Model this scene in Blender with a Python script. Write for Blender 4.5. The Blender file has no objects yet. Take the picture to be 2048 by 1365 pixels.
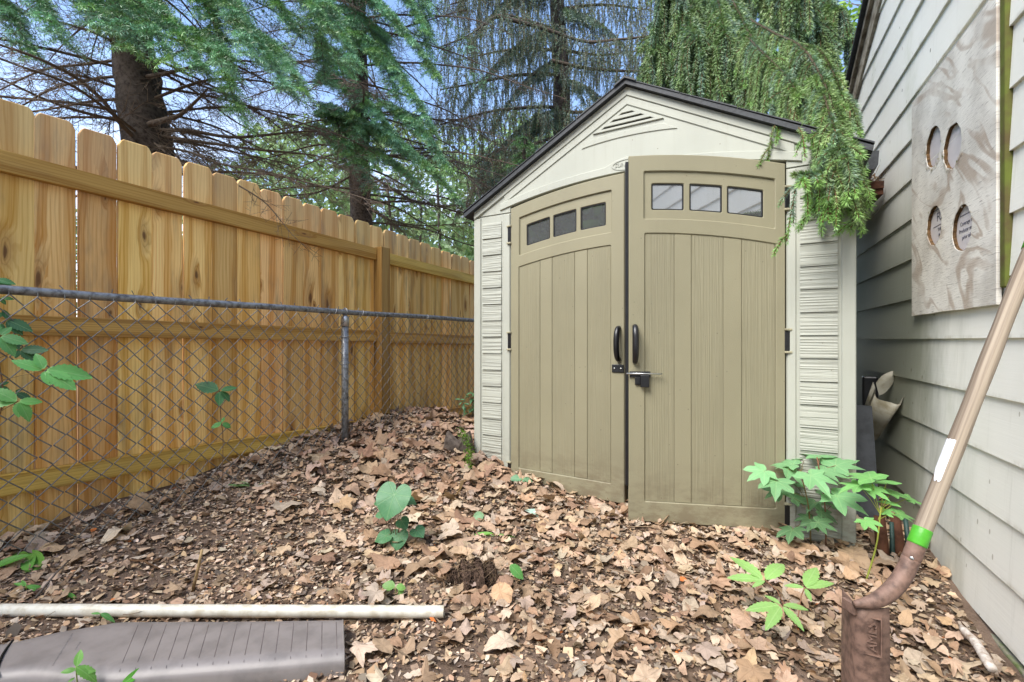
import bpy, bmesh, math, random
import numpy as np
from mathutils import Vector, Matrix
rnd = random.Random(11)
rng = np.random.default_rng(11)
C = bpy.context.scene.collection
R = math.radians
sin, cos, pi = math.sin, math.cos, math.pi

# ---------------------------------------------------------------- camera frame
TH = R(29.86)            # the lens looks 29.86 degrees left of the fence direction (+Y)
FP = 925.0               # focal length in photo pixels (2048 wide)
HY = 682.5
CZ = 0.92                # lens height

def cam2w(xc, z, h):     # lens-relative right / ahead / up -> world
    return Vector((xc*cos(TH) - z*sin(TH), xc*sin(TH) + z*cos(TH), h + CZ))

def P(px, py, z):
    return cam2w((px-1024)/FP*z, z, (HY-py)/FP*z)

# ---------------------------------------------------------------- material helper
class NT:
    def __init__(s, name):
        s.m = bpy.data.materials.new(name); s.m.use_nodes = True
        s.t = s.m.node_tree; s.t.nodes.clear()
        s.out = s.t.nodes.new('ShaderNodeOutputMaterial')
    def n(s, typ, **kw):
        nd = s.t.nodes.new('ShaderNode'+typ)
        for k, v in kw.items():
            if k.startswith('i_'):
                key = k[2:]
                key = int(key) if key.isdigit() else key.replace('_', ' ')
                s.set(nd.inputs[key], v)
            else: setattr(nd, k, v)
        return nd
    def set(s, inp, v):
        if isinstance(v, bpy.types.NodeSocket): s.t.links.new(v, inp)
        elif isinstance(v, bpy.types.Node): s.t.links.new(v.outputs[0], inp)
        else:
            if hasattr(inp.default_value, '__len__') and len(inp.default_value) == 4 and len(v) == 3: v = (*v, 1)
            inp.default_value = v
    def math(s, op, a, b=0.0, c=0.0, clamp=False):
        nd = s.t.nodes.new('ShaderNodeMath'); nd.operation = op; nd.use_clamp = clamp
        for i, v in enumerate((a, b, c)): s.set(nd.inputs[i], v)
        return nd.outputs[0]
    def mix(s, f, a, b, blend='MIX'):
        nd = s.t.nodes.new('ShaderNodeMix'); nd.data_type = 'RGBA'; nd.blend_type = blend; nd.clamp_factor = True
        s.set(nd.inputs[0], f); s.set(nd.inputs[6], a); s.set(nd.inputs[7], b)
        return nd.outputs[2]
    def ramp(s, f, lo, hi):       # smooth 0..1
        nd = s.t.nodes.new('ShaderNodeMapRange'); nd.interpolation_type = 'SMOOTHSTEP'
        s.set(nd.inputs[0], f); nd.inputs[1].default_value = lo; nd.inputs[2].default_value = hi
        return nd.outputs[0]
    def coord(s, which='Object'):
        return s.t.nodes.new('ShaderNodeTexCoord').outputs[which]
    def mapv(s, v, scale=(1, 1, 1), loc=(0, 0, 0), rot=(0, 0, 0)):
        nd = s.n('Mapping'); s.set(nd.inputs[0], v)
        s.set(nd.inputs[1], loc); nd.inputs[2].default_value = rot; nd.inputs[3].default_value = scale
        return nd.outputs[0]
    def noise(s, v, scale=5, detail=4, rough=.55, dist=0.0):
        nd = s.n('TexNoise'); s.set(nd.inputs['Vector'], v); nd.inputs['Scale'].default_value = scale
        nd.inputs['Detail'].default_value = detail; nd.inputs['Roughness'].default_value = rough
        nd.inputs['Distortion'].default_value = dist
        return nd.outputs[0]
    def vor(s, v, scale=5, out='Distance', rand=1.0):
        nd = s.n('TexVoronoi'); s.set(nd.inputs['Vector'], v); nd.inputs['Scale'].default_value = scale
        nd.inputs['Randomness'].default_value = rand
        return nd
    def sep(s, v):
        nd = s.n('SeparateXYZ'); s.set(nd.inputs[0], v); return nd.outputs
    def comb(s, x, y, z):
        nd = s.n('CombineXYZ')
        for i, v in enumerate((x, y, z)): s.set(nd.inputs[i], v)
        return nd.outputs[0]
    def attr(s, name):
        nd = s.n('Attribute'); nd.attribute_name = name; return nd
    def bsdf(s, col, rough=.6, spec=.4, bump=None, bstr=.3, bdist=.01, metal=0.0, **kw):
        b = s.n('BsdfPrincipled')
        s.set(b.inputs['Base Color'], col); s.set(b.inputs['Roughness'], rough)
        s.set(b.inputs['Metallic'], metal); s.set(b.inputs['Specular IOR Level'], spec)
        for k, v in kw.items(): s.set(b.inputs[k.replace('_', ' ')], v)
        if bump is not None:
            bm = s.n('Bump'); bm.inputs['Strength'].default_value = bstr; bm.inputs['Distance'].default_value = bdist
            s.set(bm.inputs['Height'], bump); s.t.links.new(bm.outputs[0], b.inputs['Normal'])
        s.b = b
        return b
    def done(s, sh):
        s.t.links.new(sh.outputs[0], s.out.inputs[0]); return s.m

def m_wood(name, light, dark, knot=(.12, .05, .02), axis='Z', knots=True, grey=.0, gsc=1.0, tops=False):
    t = NT(name); co = t.coord(); oi = t.n('ObjectInfo')
    off = t.math('MULTIPLY', oi.outputs['Random'], 37.0)
    x, y, z = t.sep(co)
    if axis == 'X': x, z = z, x
    v = t.comb(t.math('ADD', x, off), t.math('ADD', t.math('MULTIPLY', y, .6), off), z)
    # knots: sparse cells that bend the grain around them
    kv = t.comb(t.math('MULTIPLY', t.math('ADD', x, off), 7.5), t.math('ADD', t.math('MULTIPLY', z, 2.3), t.math('MULTIPLY', off, 1.7)), 0.0)
    kv = t.mapv(kv); kn_ = t.n('VectorMath', operation='ADD'); t.set(kn_.inputs[0], kv); kz_ = t.n('TexNoise'); t.set(kz_.inputs['Vector'], t.mapv(v, (30, 30, 9))); kz_.inputs['Scale'].default_value = 1.0; kq_ = t.n('VectorMath', operation='SCALE'); t.set(kq_.inputs[0], kz_.outputs['Color']); kq_.inputs['Scale'].default_value = .16; t.set(kn_.inputs[1], kq_.outputs[0])
    vo = t.vor(kn_.outputs[0], 1.0); vo.voronoi_dimensions = '2D'; d = t.math('MULTIPLY', vo.outputs['Distance'], t.math('ADD', .75, t.math('MULTIPLY', t.sep(vo.outputs['Color'])[1], 1.9)))
    sel = t.math('GREATER_THAN', t.sep(vo.outputs['Color'])[0], .66 if knots else 2.0)
    near = t.math('MULTIPLY', t.math('SUBTRACT', 1.0, t.ramp(d, .0, .42)), sel)
    warp = t.noise(t.mapv(v, (6, 6, 1.1)), 1.0, 3, .5)
    g = t.math('ADD', t.math('MULTIPLY', x, 62.0*gsc), t.math('ADD', t.math('MULTIPLY', warp, 9.0), t.math('MULTIPLY', near, 5.0)))
    ring = t.math('SINE', t.math('ADD', g, t.math('MULTIPLY', off, 3.1)))
    ring = t.ramp(ring, -.2, 1.0); r2_ = t.ramp(t.math('SINE', t.math('ADD', t.math('MULTIPLY', x, 420.0*gsc), t.math('ADD', t.math('MULTIPLY', warp, 34.0), t.math('MULTIPLY', near, 16.0)))), .1, 1.0)
    fine = t.noise(t.mapv(v, (260, 260, 3.5)), 1.0, 3, .6)
    f = t.math('ADD', t.math('MULTIPLY', ring, .55), t.math('ADD', t.math('MULTIPLY', t.ramp(fine, .3, .75), .40), t.math('MULTIPLY', r2_, .30)))
    col = t.mix(f, light, dark)
    tone = t.noise(t.mapv(v, (3.5, 3.5, .8)), 1.0, 2, .5)
    col = t.mix(t.ramp(tone, .35, .8), col, t.mix(.5, col, dark))
    br = t.math('ADD', .84, t.math('MULTIPLY', t.math('FRACT', t.math('MULTIPLY', oi.outputs['Random'], 7.31)), .38))
    nd = t.n('HueSaturation'); t.set(nd.inputs['Color'], col); t.set(nd.inputs['Value'], br); t.set(nd.inputs['Hue'], t.math('ADD', .487, t.math('MULTIPLY', oi.outputs['Random'], .022)))
    nd.inputs['Saturation'].default_value = 1.0
    col = nd.outputs[0]
    if knots:
        kin = t.math('MULTIPLY', t.math('SUBTRACT', 1.0, t.ramp(d, .045, .085)), sel)
        krg = t.math('MULTIPLY', t.math('MULTIPLY', t.ramp(t.math('SINE', t.math('MULTIPLY', d, 95.0)), .1, .9), t.math('SUBTRACT', 1.0, t.ramp(d, .08, .24))), sel)
        col = t.mix(t.math('MULTIPLY', krg, .4), col, (.27, .115, .03))
        kout = t.math('MULTIPLY', t.math('SUBTRACT', 1.0, t.ramp(d, .09, .40)), sel)
        col = t.mix(t.math('MULTIPLY', kout, .45), col, (.30, .13, .035))
        col = t.mix(t.math('MULTIPLY', kin, .85), col, knot)
    if grey > 0:
        gz = t.noise(t.mapv(v, (9, 9, 1.6)), 1.0, 4, .6)
        col = t.mix(t.math('MULTIPLY', t.ramp(gz, .5, .75), grey), col, (.17, .13, .09))
    if tops:      # board ends above the rail are sun-bleached
        col = t.mix(t.math('MULTIPLY', t.ramp(t.math('ADD', z, t.math('MULTIPLY', warp, .25)), 1.55, 1.95), .28), col, (.50, .40, .28))
    b = t.bsdf(col, .72, .25, t.math('ADD', fine, t.math('MULTIPLY', ring, .4)), .4, .003)
    return t.done(b)

def m_plastic(name, col, kind='stipple', dirt=.25, rough=.55):
    t = NT(name); co = t.coord(); x, y, z = t.sep(co)
    big = t.noise(t.mapv(co, (1.7, 1.7, 1.1)), 1.0, 4, .6)
    c = t.mix(t.ramp(big, .3, .75), col, tuple(k*.86 for k in col))
    sp = t.vor(t.mapv(co, (1, 1, 1)), 23.0)
    spk = t.math('MULTIPLY', t.math('LESS_THAN', sp.outputs['Distance'], .07), t.math('GREATER_THAN', t.sep(sp.outputs['Color'])[0], .62))
    c = t.mix(t.math('MULTIPLY', spk, .55), c, (.10, .08, .05))
    st = t.noise(t.mapv(co, (28, 28, 1.2)), 1.0, 4, .65)
    c = t.mix(t.math('MULTIPLY', t.ramp(st, .52, .8), dirt*.8), c, (.20, .17, .11))
    low = t.math('MULTIPLY', t.math('SUBTRACT', 1.0, t.ramp(z, .0, .38)), t.ramp(t.noise(t.mapv(co, (6, 6, 13)), 1.0, 6, .75), .40, .62))
    c = t.mix(t.math('MULTIPLY', low, dirt*2.0, clamp=True), c, (.13, .09, .055))
    if kind == 'grain':
        w = t.noise(t.mapv(co, (170, 170, 2.2)), 1.0, 3, .6, .3)
        h = t.ramp(w, .35, .65); bs, bd = .5, .003
        c = t.mix(t.math('MULTIPLY', t.math('SUBTRACT', 1.0, h), .09), c, tuple(k*.45 for k in col))
    elif kind == 'shingle':
        w = t.noise(t.mapv(co, (1.6, 1.6, 105)), 1.0, 2, .5, .1)
        h = t.ramp(w, .36, .60); bs, bd = .6, .006
        c = t.mix(t.math('MULTIPLY', t.math('SUBTRACT', 1.0, h), .28), c, tuple(k*.42 for k in col))
    else:
        h = t.noise(co, 260, 3, .6); bs, bd = .35, .003
    b = t.bsdf(c, rough, .4, h, bs, bd)
    return t.done(b)

def m_simple(name, col, rough=.6, spec=.4, metal=0.0, var=.25, scale=30, bump=.2, dark=None):
    t = NT(name); co = t.coord()
    nz = t.noise(co, scale, 5, .6)
    d = dark or tuple(k*(1-var*1.6) for k in col)
    c = t.mix(t.ramp(nz, .35, .72), col, d)
    b = t.bsdf(c, rough, spec, nz, bump, .004, metal)
    return t.done(b)

def m_attr(name, rough=.6, spec=.35, trans=0.0, bumps=0, veins=False, emit=0.0, noisev=0.25, nscale=60):
    """colour of each piece comes from a per-vertex attribute"""
    t = NT(name); a = t.attr('col'); c = a.outputs['Color']
    co = t.coord()
    nz = t.noise(co, nscale, 4, .6)
    if noisev: c = t.mix(t.math('MULTIPLY', t.ramp(nz, .4, .75), noisev), c, t.mix(.65, c, (0, 0, 0)))
    if veins:
        lv = t.attr('leaf').outputs['Vector']; x, y, z = t.sep(lv)
        ang = t.math('ARCTAN2', x, y)
        rr = t.math('SQRT', t.math('ADD', t.math('MULTIPLY', x, x), t.math('MULTIPLY', y, y)))
        q = t.math('ABSOLUTE', t.math('SUBTRACT', t.math('FRACT', t.math('ADD', t.math('DIVIDE', ang, R(46)), .5)), .5))
        main = t.math('SUBTRACT', 1.0, t.ramp(t.math('MULTIPLY', q, rr), .010, .028))
        sec = t.math('SINE', t.math('ADD', t.math('MULTIPLY', rr, 34.0), t.math('MULTIPLY', q, -30.0)))
        sec = t.math('MULTIPLY', t.ramp(sec, .75, 1.0), .35)
        vn = t.math('MAXIMUM', main, sec)
        c = t.mix(t.math('MULTIPLY', vn, .30), c, t.mix(.55, c, (.07, .03, .012) if veins == 'dry' else (.55, .75, .35)))
        b = t.bsdf(c, rough, spec, t.math('ADD', vn, nz), .35, .003)
    else:
        b = t.bsdf(c, rough, spec)
    if trans > 0:
        tr = t.n('BsdfTranslucent'); t.set(tr.inputs[0], t.mix(.5, c, t.mix(1.0, c, (1.0, 1.0, .35), 'MULTIPLY')))
        mx = t.n('MixShader'); mx.inputs[0].default_value = trans
        t.t.links.new(b.outputs[0], mx.inputs[1]); t.t.links.new(tr.outputs[0], mx.inputs[2])
        return t.done(mx)
    return t.done(b)

# ---------------------------------------------------------------- object helper
def tag(o, label=None, cat=None, group=None, kind=None):
    if label: o['label'] = label
    if cat: o['category'] = cat
    if group: o['group'] = group
    if kind: o['kind'] = kind
    return o

def empty(name, loc, label, cat, group=None, rz=0.0):
    o = bpy.data.objects.new(name, None); C.objects.link(o)
    o.location = loc; o.rotation_euler = (0, 0, rz); o.empty_display_size = .1
    return tag(o, label, cat, group)

def put(name, me, mat, parent=None, local=False):
    o = bpy.data.objects.new(name, me); C.objects.link(o)
    if mat is not None: me.materials.append(mat)
    if parent is not None:
        o.parent = parent
        if not local: me.transform(Matrix.Translation(-parent.location))
    elif not local:
        n = len(me.vertices); co = np.empty(n*3, np.float32); me.vertices.foreach_get('co', co); co = co.reshape(-1, 3)
        mid = Vector(((co[:, 0].min()+co[:, 0].max())/2, (co[:, 1].min()+co[:, 1].max())/2, co[:, 2].min()))
        me.transform(Matrix.Translation(-mid)); o.location = mid
    return o

def fin(bm, name, mat, parent=None, local=False, smooth=False, recalc=True):
    if recalc: bmesh.ops.recalc_face_normals(bm, faces=bm.faces[:])
    me = bpy.data.meshes.new(name); bm.to_mesh(me); bm.free()
    if smooth:
        for p in me.polygons: p.use_smooth = True
    return put(name, me, mat, parent, local)

def mesh_np(name, V, F, mat, parent=None, local=False, col=None, leaf=None, smooth=False):
    V = np.asarray(V, np.float32); me = bpy.data.meshes.new(name)
    if isinstance(F, np.ndarray): F = [F]
    me.vertices.add(len(V)); me.vertices.foreach_set('co', V.ravel())
    loops = np.concatenate([f.ravel() for f in F]).astype(np.int32)
    starts, tot = [], 0
    for f in F:
        k = f.shape[1]; starts.append(tot + np.arange(len(f))*k); tot += f.size
    starts = np.concatenate(starts).astype(np.int32)
    me.loops.add(len(loops)); me.loops.foreach_set('vertex_index', loops)
    me.polygons.add(len(starts)); me.polygons.foreach_set('loop_start', starts)
    if smooth: me.polygons.foreach_set('use_smooth', np.ones(len(starts), bool))
    me.update(calc_edges=True)
    if col is not None:
        a = me.attributes.new('col', 'FLOAT_COLOR', 'POINT')
        c4 = np.ones((len(V), 4), np.float32); c4[:, :3] = col; a.data.foreach_set('color', c4.ravel())
    if leaf is not None:
        a = me.attributes.new('leaf', 'FLOAT_VECTOR', 'POINT')
        a.data.foreach_set('vector', np.asarray(leaf, np.float32).ravel())
    return put(name, me, mat, parent, local)

class Acc:                     # collects numpy pieces into one mesh
    def __init__(s): s.V, s.T, s.Q, s.col, s.leaf, s.n = [], [], [], [], [], 0
    def add(s, V, T=None, Q=None, col=None, leaf=None):
        V = np.asarray(V, float).reshape(-1, 3)
        if T is not None and len(T): s.T.append(np.asarray(T)+s.n)
        if Q is not None and len(Q): s.Q.append(np.asarray(Q)+s.n)
        c = np.ones((len(V), 3))*.5 if col is None else np.broadcast_to(np.asarray(col, float), (len(V), 3))
        s.V.append(V); s.col.append(c); s.leaf.append(np.zeros((len(V), 3)) if leaf is None else leaf); s.n += len(V)
    def build(s, name, mat, parent=None, smooth=False, usecol=True):
        F = []
        if s.T: F.append(np.concatenate(s.T))
        if s.Q: F.append(np.concatenate(s.Q))
        return mesh_np(name, np.concatenate(s.V), F, mat, parent, col=np.concatenate(s.col) if usecol else None,
                       leaf=np.concatenate(s.leaf), smooth=smooth)

def unit(a): return a/np.maximum(np.linalg.norm(a, axis=-1, keepdims=True), 1e-9)

def segs(acc, A, B, ra, rb, col, k=3):          # many straight twig pieces at once
    A = np.asarray(A, float).reshape(-1, 3); B = np.asarray(B, float).reshape(-1, 3); n = len(A)
    if n == 0: return
    d = unit(B-A); ref = np.where(np.abs(d[:, 2:3]) > .9, [[1., 0, 0]], [[0, 0, 1.]])
    u = unit(np.cross(d, ref)); v = np.cross(d, u)
    ra = np.broadcast_to(np.asarray(ra, float), (n,))[:, None]; rb = np.broadcast_to(np.asarray(rb, float), (n,))[:, None]
    ring = []
    for base, r in ((A, ra), (B, rb)):
        for j in range(k):
            a = 2*pi*j/k; ring.append(base + r*(cos(a)*u + sin(a)*v))
    V = np.stack(ring, 1).reshape(-1, 3)
    q = np.array([[j, (j+1) % k, k+(j+1) % k, k+j] for j in range(k)])
    Q = (np.arange(n)[:, None, None]*2*k + q[None]).reshape(-1, 4)
    c = np.asarray(col, float)
    if c.ndim == 2: c = np.repeat(c, 2*k, 0)
    acc.add(V, Q=Q, col=c)

def tube(acc, pts, radii, k=10, col=(.5, .5, .5), cap=True):
    pts = [Vector(p) for p in pts]; n = len(pts)
    radii = [radii]*n if not hasattr(radii, '__len__') else [float(q) for q in radii]
    V = []; prev = None
    for i, p in enumerate(pts):
        d = (pts[min(i+1, n-1)]-pts[max(i-1, 0)]).normalized()
        if prev is None:
            u = d.orthogonal().normalized()
        else:
            u = (prev - d*prev.dot(d)).normalized()
        prev = u; v = d.cross(u)
        for j in range(k):
            a = 2*pi*j/k; V.append(p + radii[i]*(cos(a)*u+sin(a)*v))
    Q = [[i*k+j, i*k+(j+1) % k, (i+1)*k+(j+1) % k, (i+1)*k+j] for i in range(n-1) for j in range(k)]
    T = []
    if cap:
        V.append(pts[0]); V.append(pts[-1])
        T = [[n*k, (j+1) % k, j] for j in range(k)] + [[n*k+1, (n-1)*k+j, (n-1)*k+(j+1) % k] for j in range(k)]
    acc.add(np.array([tuple(v) for v in V]), T=np.array(T) if T else None, Q=np.array(Q), col=col)

def smooth_path(pts, n=24):     # Catmull-Rom
    p = np.array([tuple(q) for q in pts], float); p = np.vstack([2*p[0]-p[1], p, 2*p[-1]-p[-2]])
    out = []; m = len(p)-3
    for t in np.linspace(0, m-1e-6, n):
        i = int(t); f = t-i; a, b, c, d = p[i:i+4]
        out.append(.5*((2*b)+(-a+c)*f+(2*a-5*b+4*c-d)*f*f+(-a+3*b-3*c+d)*f**3))
    return np.array(out)

# ---- flat plates with chamfered edges and holes; (u, v) in the plate, w outward
def offset_loop(pts, d):
    n = len(pts); area = sum(pts[i][0]*pts[(i+1) % n][1]-pts[(i+1) % n][0]*pts[i][1] for i in range(n))
    sg = 1 if area > 0 else -1; out = []
    for i in range(n):
        p0, p1, p2 = Vector(pts[i-1]), Vector(pts[i]), Vector(pts[(i+1) % n])
        a = (p1-p0).normalized(); b = (p2-p1).normalized()
        na = Vector((-a.y, a.x))*sg; nb = Vector((-b.y, b.x))*sg
        m = na+nb; l = m.length
        m = m/l if l > 1e-6 else na
        out.append(tuple(p1 + m*(d/max(m.dot(na), .35))))
    return out

def plate(bm, outer, holes, wf, wb, ch, fn, back=True):
    def ring(pts, w): return [bm.verts.new(fn(p[0], p[1], w)) for p in pts]
    def edges(vs): return [bm.edges.new((vs[i], vs[(i+1) % len(vs)])) for i in range(len(vs))]
    def quads(a, b):
        n = len(a)
        for i in range(n): bm.faces.new((a[i], a[(i+1) % n], b[(i+1) % n], b[i]))
    fe, be = [], []
    for loop, s in [(outer, 1)] + [(h, -1) for h in holes]:
        f = ring(offset_loop(loop, ch*s), wf) if ch > 0 else ring(loop, wf)
        fe += edges(f)
        if ch > 0:
            m = ring(loop, wf-ch); quads(f, m)
        else: m = f
        b = ring(loop, wb); quads(m, b)
        if back: be += [bm.edges.get((b[i], b[(i+1) % len(b)])) for i in range(len(b))]
    bmesh.ops.triangle_fill(bm, use_beauty=True, use_dissolve=False, edges=fe)
    if back: bmesh.ops.triangle_fill(bm, use_beauty=True, use_dissolve=False, edges=be)

def box(bm, lo, hi, fn=None, bev=0.0):
    fn = fn or (lambda x, y, z: (x, y, z))
    vs = [bm.verts.new(fn(*(hi[k] if (i >> k) & 1 else lo[k] for k in range(3)))) for i in range(8)]
    fs = [bm.faces.new([vs[i] for i in f]) for f in ((0, 2, 3, 1), (4, 5, 7, 6), (0, 1, 5, 4), (2, 6, 7, 3), (0, 4, 6, 2), (1, 3, 7, 5))]
    if bev > 0:
        es = list({e for f in fs for e in f.edges})
        bmesh.ops.bevel(bm, geom=es, offset=bev, segments=2, affect='EDGES', profile=.5)

def text_mesh(body, size, depth, italic=0.0):
    cu = bpy.data.curves.new('lettering', 'FONT'); cu.body = body; cu.size = size; cu.extrude = depth
    cu.shear = italic; cu.align_x = 'CENTER'; cu.align_y = 'CENTER'; cu.resolution_u = 3
    o = bpy.data.objects.new('lettering', cu); C.objects.link(o)
    dg = bpy.context.evaluated_depsgraph_get(); dg.update()
    me = bpy.data.meshes.new_from_object(o.evaluated_get(dg))
    bpy.data.objects.remove(o); bpy.data.curves.remove(cu)
    return me

# ---------------------------------------------------------------- materials
M = {}
M['picket'] = m_wood('picket_wood', (.98, .67, .265), (.60, .29, .055), grey=.6, tops=True)
M['rail'] = m_wood('rail_wood', (.70, .46, .125), (.38, .20, .035), axis='X', grey=.25, gsc=1.2)
M['post'] = m_wood('post_wood', (.50, .31, .10), (.30, .155, .035), grey=.3)
M['cream'] = m_plastic('cream_plastic', (.41, .42, .36), 'stipple', .22)
M['shingle'] = m_plastic('shingle_plastic', (.41, .42, .36), 'shingle', .25)
M['tan'] = m_plastic('tan_plastic', (.262, .240, .155), 'stipple', .28)
M['tan_grain'] = m_plastic('tan_grain_plastic', (.262, .240, .155), 'grain', .28)
M['black'] = m_simple('black_plastic', (.012, .012, .014), .35, .5, var=.3)
M['hinge'] = m_simple('hinge_clip_plastic', (.40, .37, .25), .5)
M['roof'] = m_simple('roof_plastic', (.038, .042, .048), .55, .4, var=.3, scale=60)
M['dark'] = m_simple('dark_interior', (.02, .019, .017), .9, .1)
M['galv'] = m_simple('galvanised_steel', (.27, .28, .29), .45, .5, .55, .35, 45, dark=(.09, .085, .085))
M['wire'] = m_simple('dull_wire', (.24, .235, .225), .5, .5, .5, .3, 80)
M['cap'] = m_simple('bright_zinc', (.5, .5, .5), .4, .5, .8)
M['brown_vinyl'] = m_simple('brown_vinyl', (.235, .210, .20), .42, .45, var=.16, scale=14, bump=.05)
M['pvc'] = m_simple('white_pvc', (.68, .66, .58), .4, .45, var=.14, scale=25, bump=.04, dark=(.48, .43, .33))
M['steel'] = m_simple('bright_steel', (.6, .6, .58), .3, .5, .9, .1)
M['rust'] = m_simple('rusty_steel', (.235, .145, .11), .6, .35, .1, .4, 55, .35, dark=(.10, .062, .048))
M['green_plastic'] = m_simple('green_plastic', (.085, .40, .03), .35, .45, var=.12, scale=50)
M['label'] = m_simple('white_label', (.72, .73, .76), .5, .3, var=.1, scale=60)
M['handle'] = m_wood('handle_wood', (.40, .33, .255), (.13, .095, .07), knots=False, gsc=2.0, grey=.25)
M['paper'] = m_simple('pale_board', (.62, .58, .58), .6, .3, var=.06, scale=20)
M['ink'] = m_simple('grey_ink', (.11, .11, .14), .6, .3, var=.1)
M['dark_panel'] = m_simple('slate_panel', (.055, .06, .068), .6, .35, var=.25, scale=18)
M['rotwood'] = m_simple('rotten_brown_board', (.13, .055, .032), .8, .2, var=.45, scale=16, bump=.5)
M['cut_edge'] = m_simple('raw_cut_edge', (.14, .08, .035), .85, .2, var=.45, scale=60, bump=.6)
M['scrap'] = m_simple('cream_scrap', (.42, .40, .33), .5, .4, var=.3, scale=9, dark=(.22, .19, .12))
M['stake'] = m_simple('green_stake', (.035, .075, .065), .5, .4, var=.3)
M['bark'] = m_simple('spruce_bark', (.10, .080, .066), .9, .2, var=.5, scale=28, bump=1.0, dark=(.028, .020, .016))
M['foundation'] = None
t = NT('mossy_foundation'); co = t.coord()
nz = t.noise(co, 9, 5, .65)
c_ = t.mix(t.ramp(nz, .42, .62), (.22, .20, .16), (.10, .15, .035)); c_ = t.mix(t.ramp(t.noise(co, 30, 5, .7), .5, .8), c_, (.05, .05, .03))
M['foundation'] = t.done(t.bsdf(c_, .95, .1, nz, .6, .01))

t = NT('painted_siding'); co = t.coord()      # old pale paint, rain streaks, nail marks, green bloom
big = t.noise(t.mapv(co, (1.3, 1.3, .5)), 1.0, 4, .6)
c_ = t.mix(t.ramp(big, .3, .8), (.88, .87, .81), (.78, .77, .70))
st = t.noise(t.mapv(co, (22, 22, .9)), 1.0, 5, .7)
c_ = t.mix(t.math('MULTIPLY', t.ramp(st, .55, .85), .35), c_, (.33, .32, .25))
al = t.noise(t.mapv(co, (2.5, 2.5, 1.5)), 1.0, 5, .6)
c_ = t.mix(t.math('MULTIPLY', t.ramp(al, .56, .8), .45), c_, (.33, .36, .20))
sp = t.vor(t.mapv(co, (9, 9, 6)), 1.0)
spk = t.math('MULTIPLY', t.math('LESS_THAN', sp.outputs['Distance'], .055), t.math('GREATER_THAN', t.sep(sp.outputs['Color'])[0], .45))
c_ = t.mix(t.math('MULTIPLY', spk, .8), c_, (.08, .05, .03))
sp2 = t.vor(t.mapv(co, (34, 34, 16)), 1.0)
spk2 = t.math('MULTIPLY', t.math('LESS_THAN', sp2.outputs['Distance'], .16), t.math('GREATER_THAN', t.sep(sp2.outputs['Color'])[1], .9))
c_ = t.mix(t.math('MULTIPLY', spk2, .5), c_, (.22, .17, .11))
sx_, sy_, sz_ = t.sep(co); mildew_shade = t.math('MULTIPLY', t.ramp(t.math('ADD', sy_, t.math('MULTIPLY', t.noise(t.mapv(co, (5, 5, 1.4)), 1.0, 5, .65), .9)), 1.65, 2.35), t.math('SUBTRACT', 1.0, t.ramp(sz_, 1.2, 2.0)))
c_ = t.mix(t.math('MULTIPLY', mildew_shade, .8), c_, (.15, .165, .10))  # mildew streaks, also painted dark to deepen the shade beside the shed
wb = t.math('MULTIPLY', t.math('SUBTRACT', 1.0, t.ramp(t.math('FRACT', t.math('DIVIDE', t.math('ADD', sz_, .045), .195)), .0, .10)), t.ramp(t.noise(t.mapv(co, (7, 7, 2)), 1.0, 4, .7), .45, .7))
c_ = t.mix(t.math('MULTIPLY', wb, .5), c_, (.25, .22, .13))
gr = t.noise(t.mapv(co, (3, 3, 110)), 1.0, 3, .6)
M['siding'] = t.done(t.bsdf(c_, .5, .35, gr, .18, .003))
M['trim'] = m_simple('weathered_trim', (.36, .32, .25), .7, .3, var=.35, scale=14, dark=(.13, .10, .07))
M['moss_trim'] = m_simple('mossy_strip', (.12, .145, .03), .9, .15, var=.5, scale=12, bump=.4, dark=(.10, .075, .035))

t = NT('weathered_plywood'); co = t.coord()   # local x along the board, z up; white wash over swirling grain
x, y, z = t.sep(co)
wv = t.comb(t.math('ADD', t.math('MULTIPLY', x, .75), t.math('MULTIPLY', z, -.55)), 0.0, t.math('ADD', t.math('MULTIPLY', z, .8), t.math('MULTIPLY', x, .55)))
bl = t.noise(t.mapv(wv, (1.5, 1, 4.2)), 1.0, 3, .5, .8)
bands = t.math('SINE', t.math('MULTIPLY', bl, 38.0))
brown = t.math('MULTIPLY', t.ramp(bands, .25, 1.0), t.ramp(t.noise(t.mapv(co, (3.2, 1, 3.2), (4, 0, 2)), 1.0, 3, .6), .38, .58))
c_ = t.mix(t.ramp(t.noise(co, 4.5, 4, .6), .35, .7), (.78, .75, .68), (.55, .52, .465))
c_ = t.mix(t.math('MULTIPLY', brown, .62), c_, (.33, .235, .165))
ck = t.noise(t.mapv(co, (16, 1, 210), rot=(0, R(-24), 0)), 1.0, 3, .7)
c_ = t.mix(t.math('MULTIPLY', t.ramp(ck, .54, .70), .7), c_, (.22, .19, .17))
kn = t.vor(t.mapv(co, (2.6, 1, 2.6), (.3, 0, .7)), 1.0)
ksel = t.math('GREATER_THAN', t.sep(kn.outputs['Color'])[0], .7)
c_ = t.mix(t.math('MULTIPLY', t.math('MULTIPLY', t.math('SUBTRACT', 1.0, t.ramp(kn.outputs['Distance'], .015, .06)), ksel), .8), c_, (.08, .05, .04))
M['plywood'] = t.done(t.bsdf(c_, .8, .2, ck, .5, .003))

t = NT('window_acrylic')       # tinted glossy acrylic, strongly reflecting
b = t.bsdf((.47, .48, .49), .03, .5, metal=.85)
M['pane'] = t.done(b)

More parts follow.
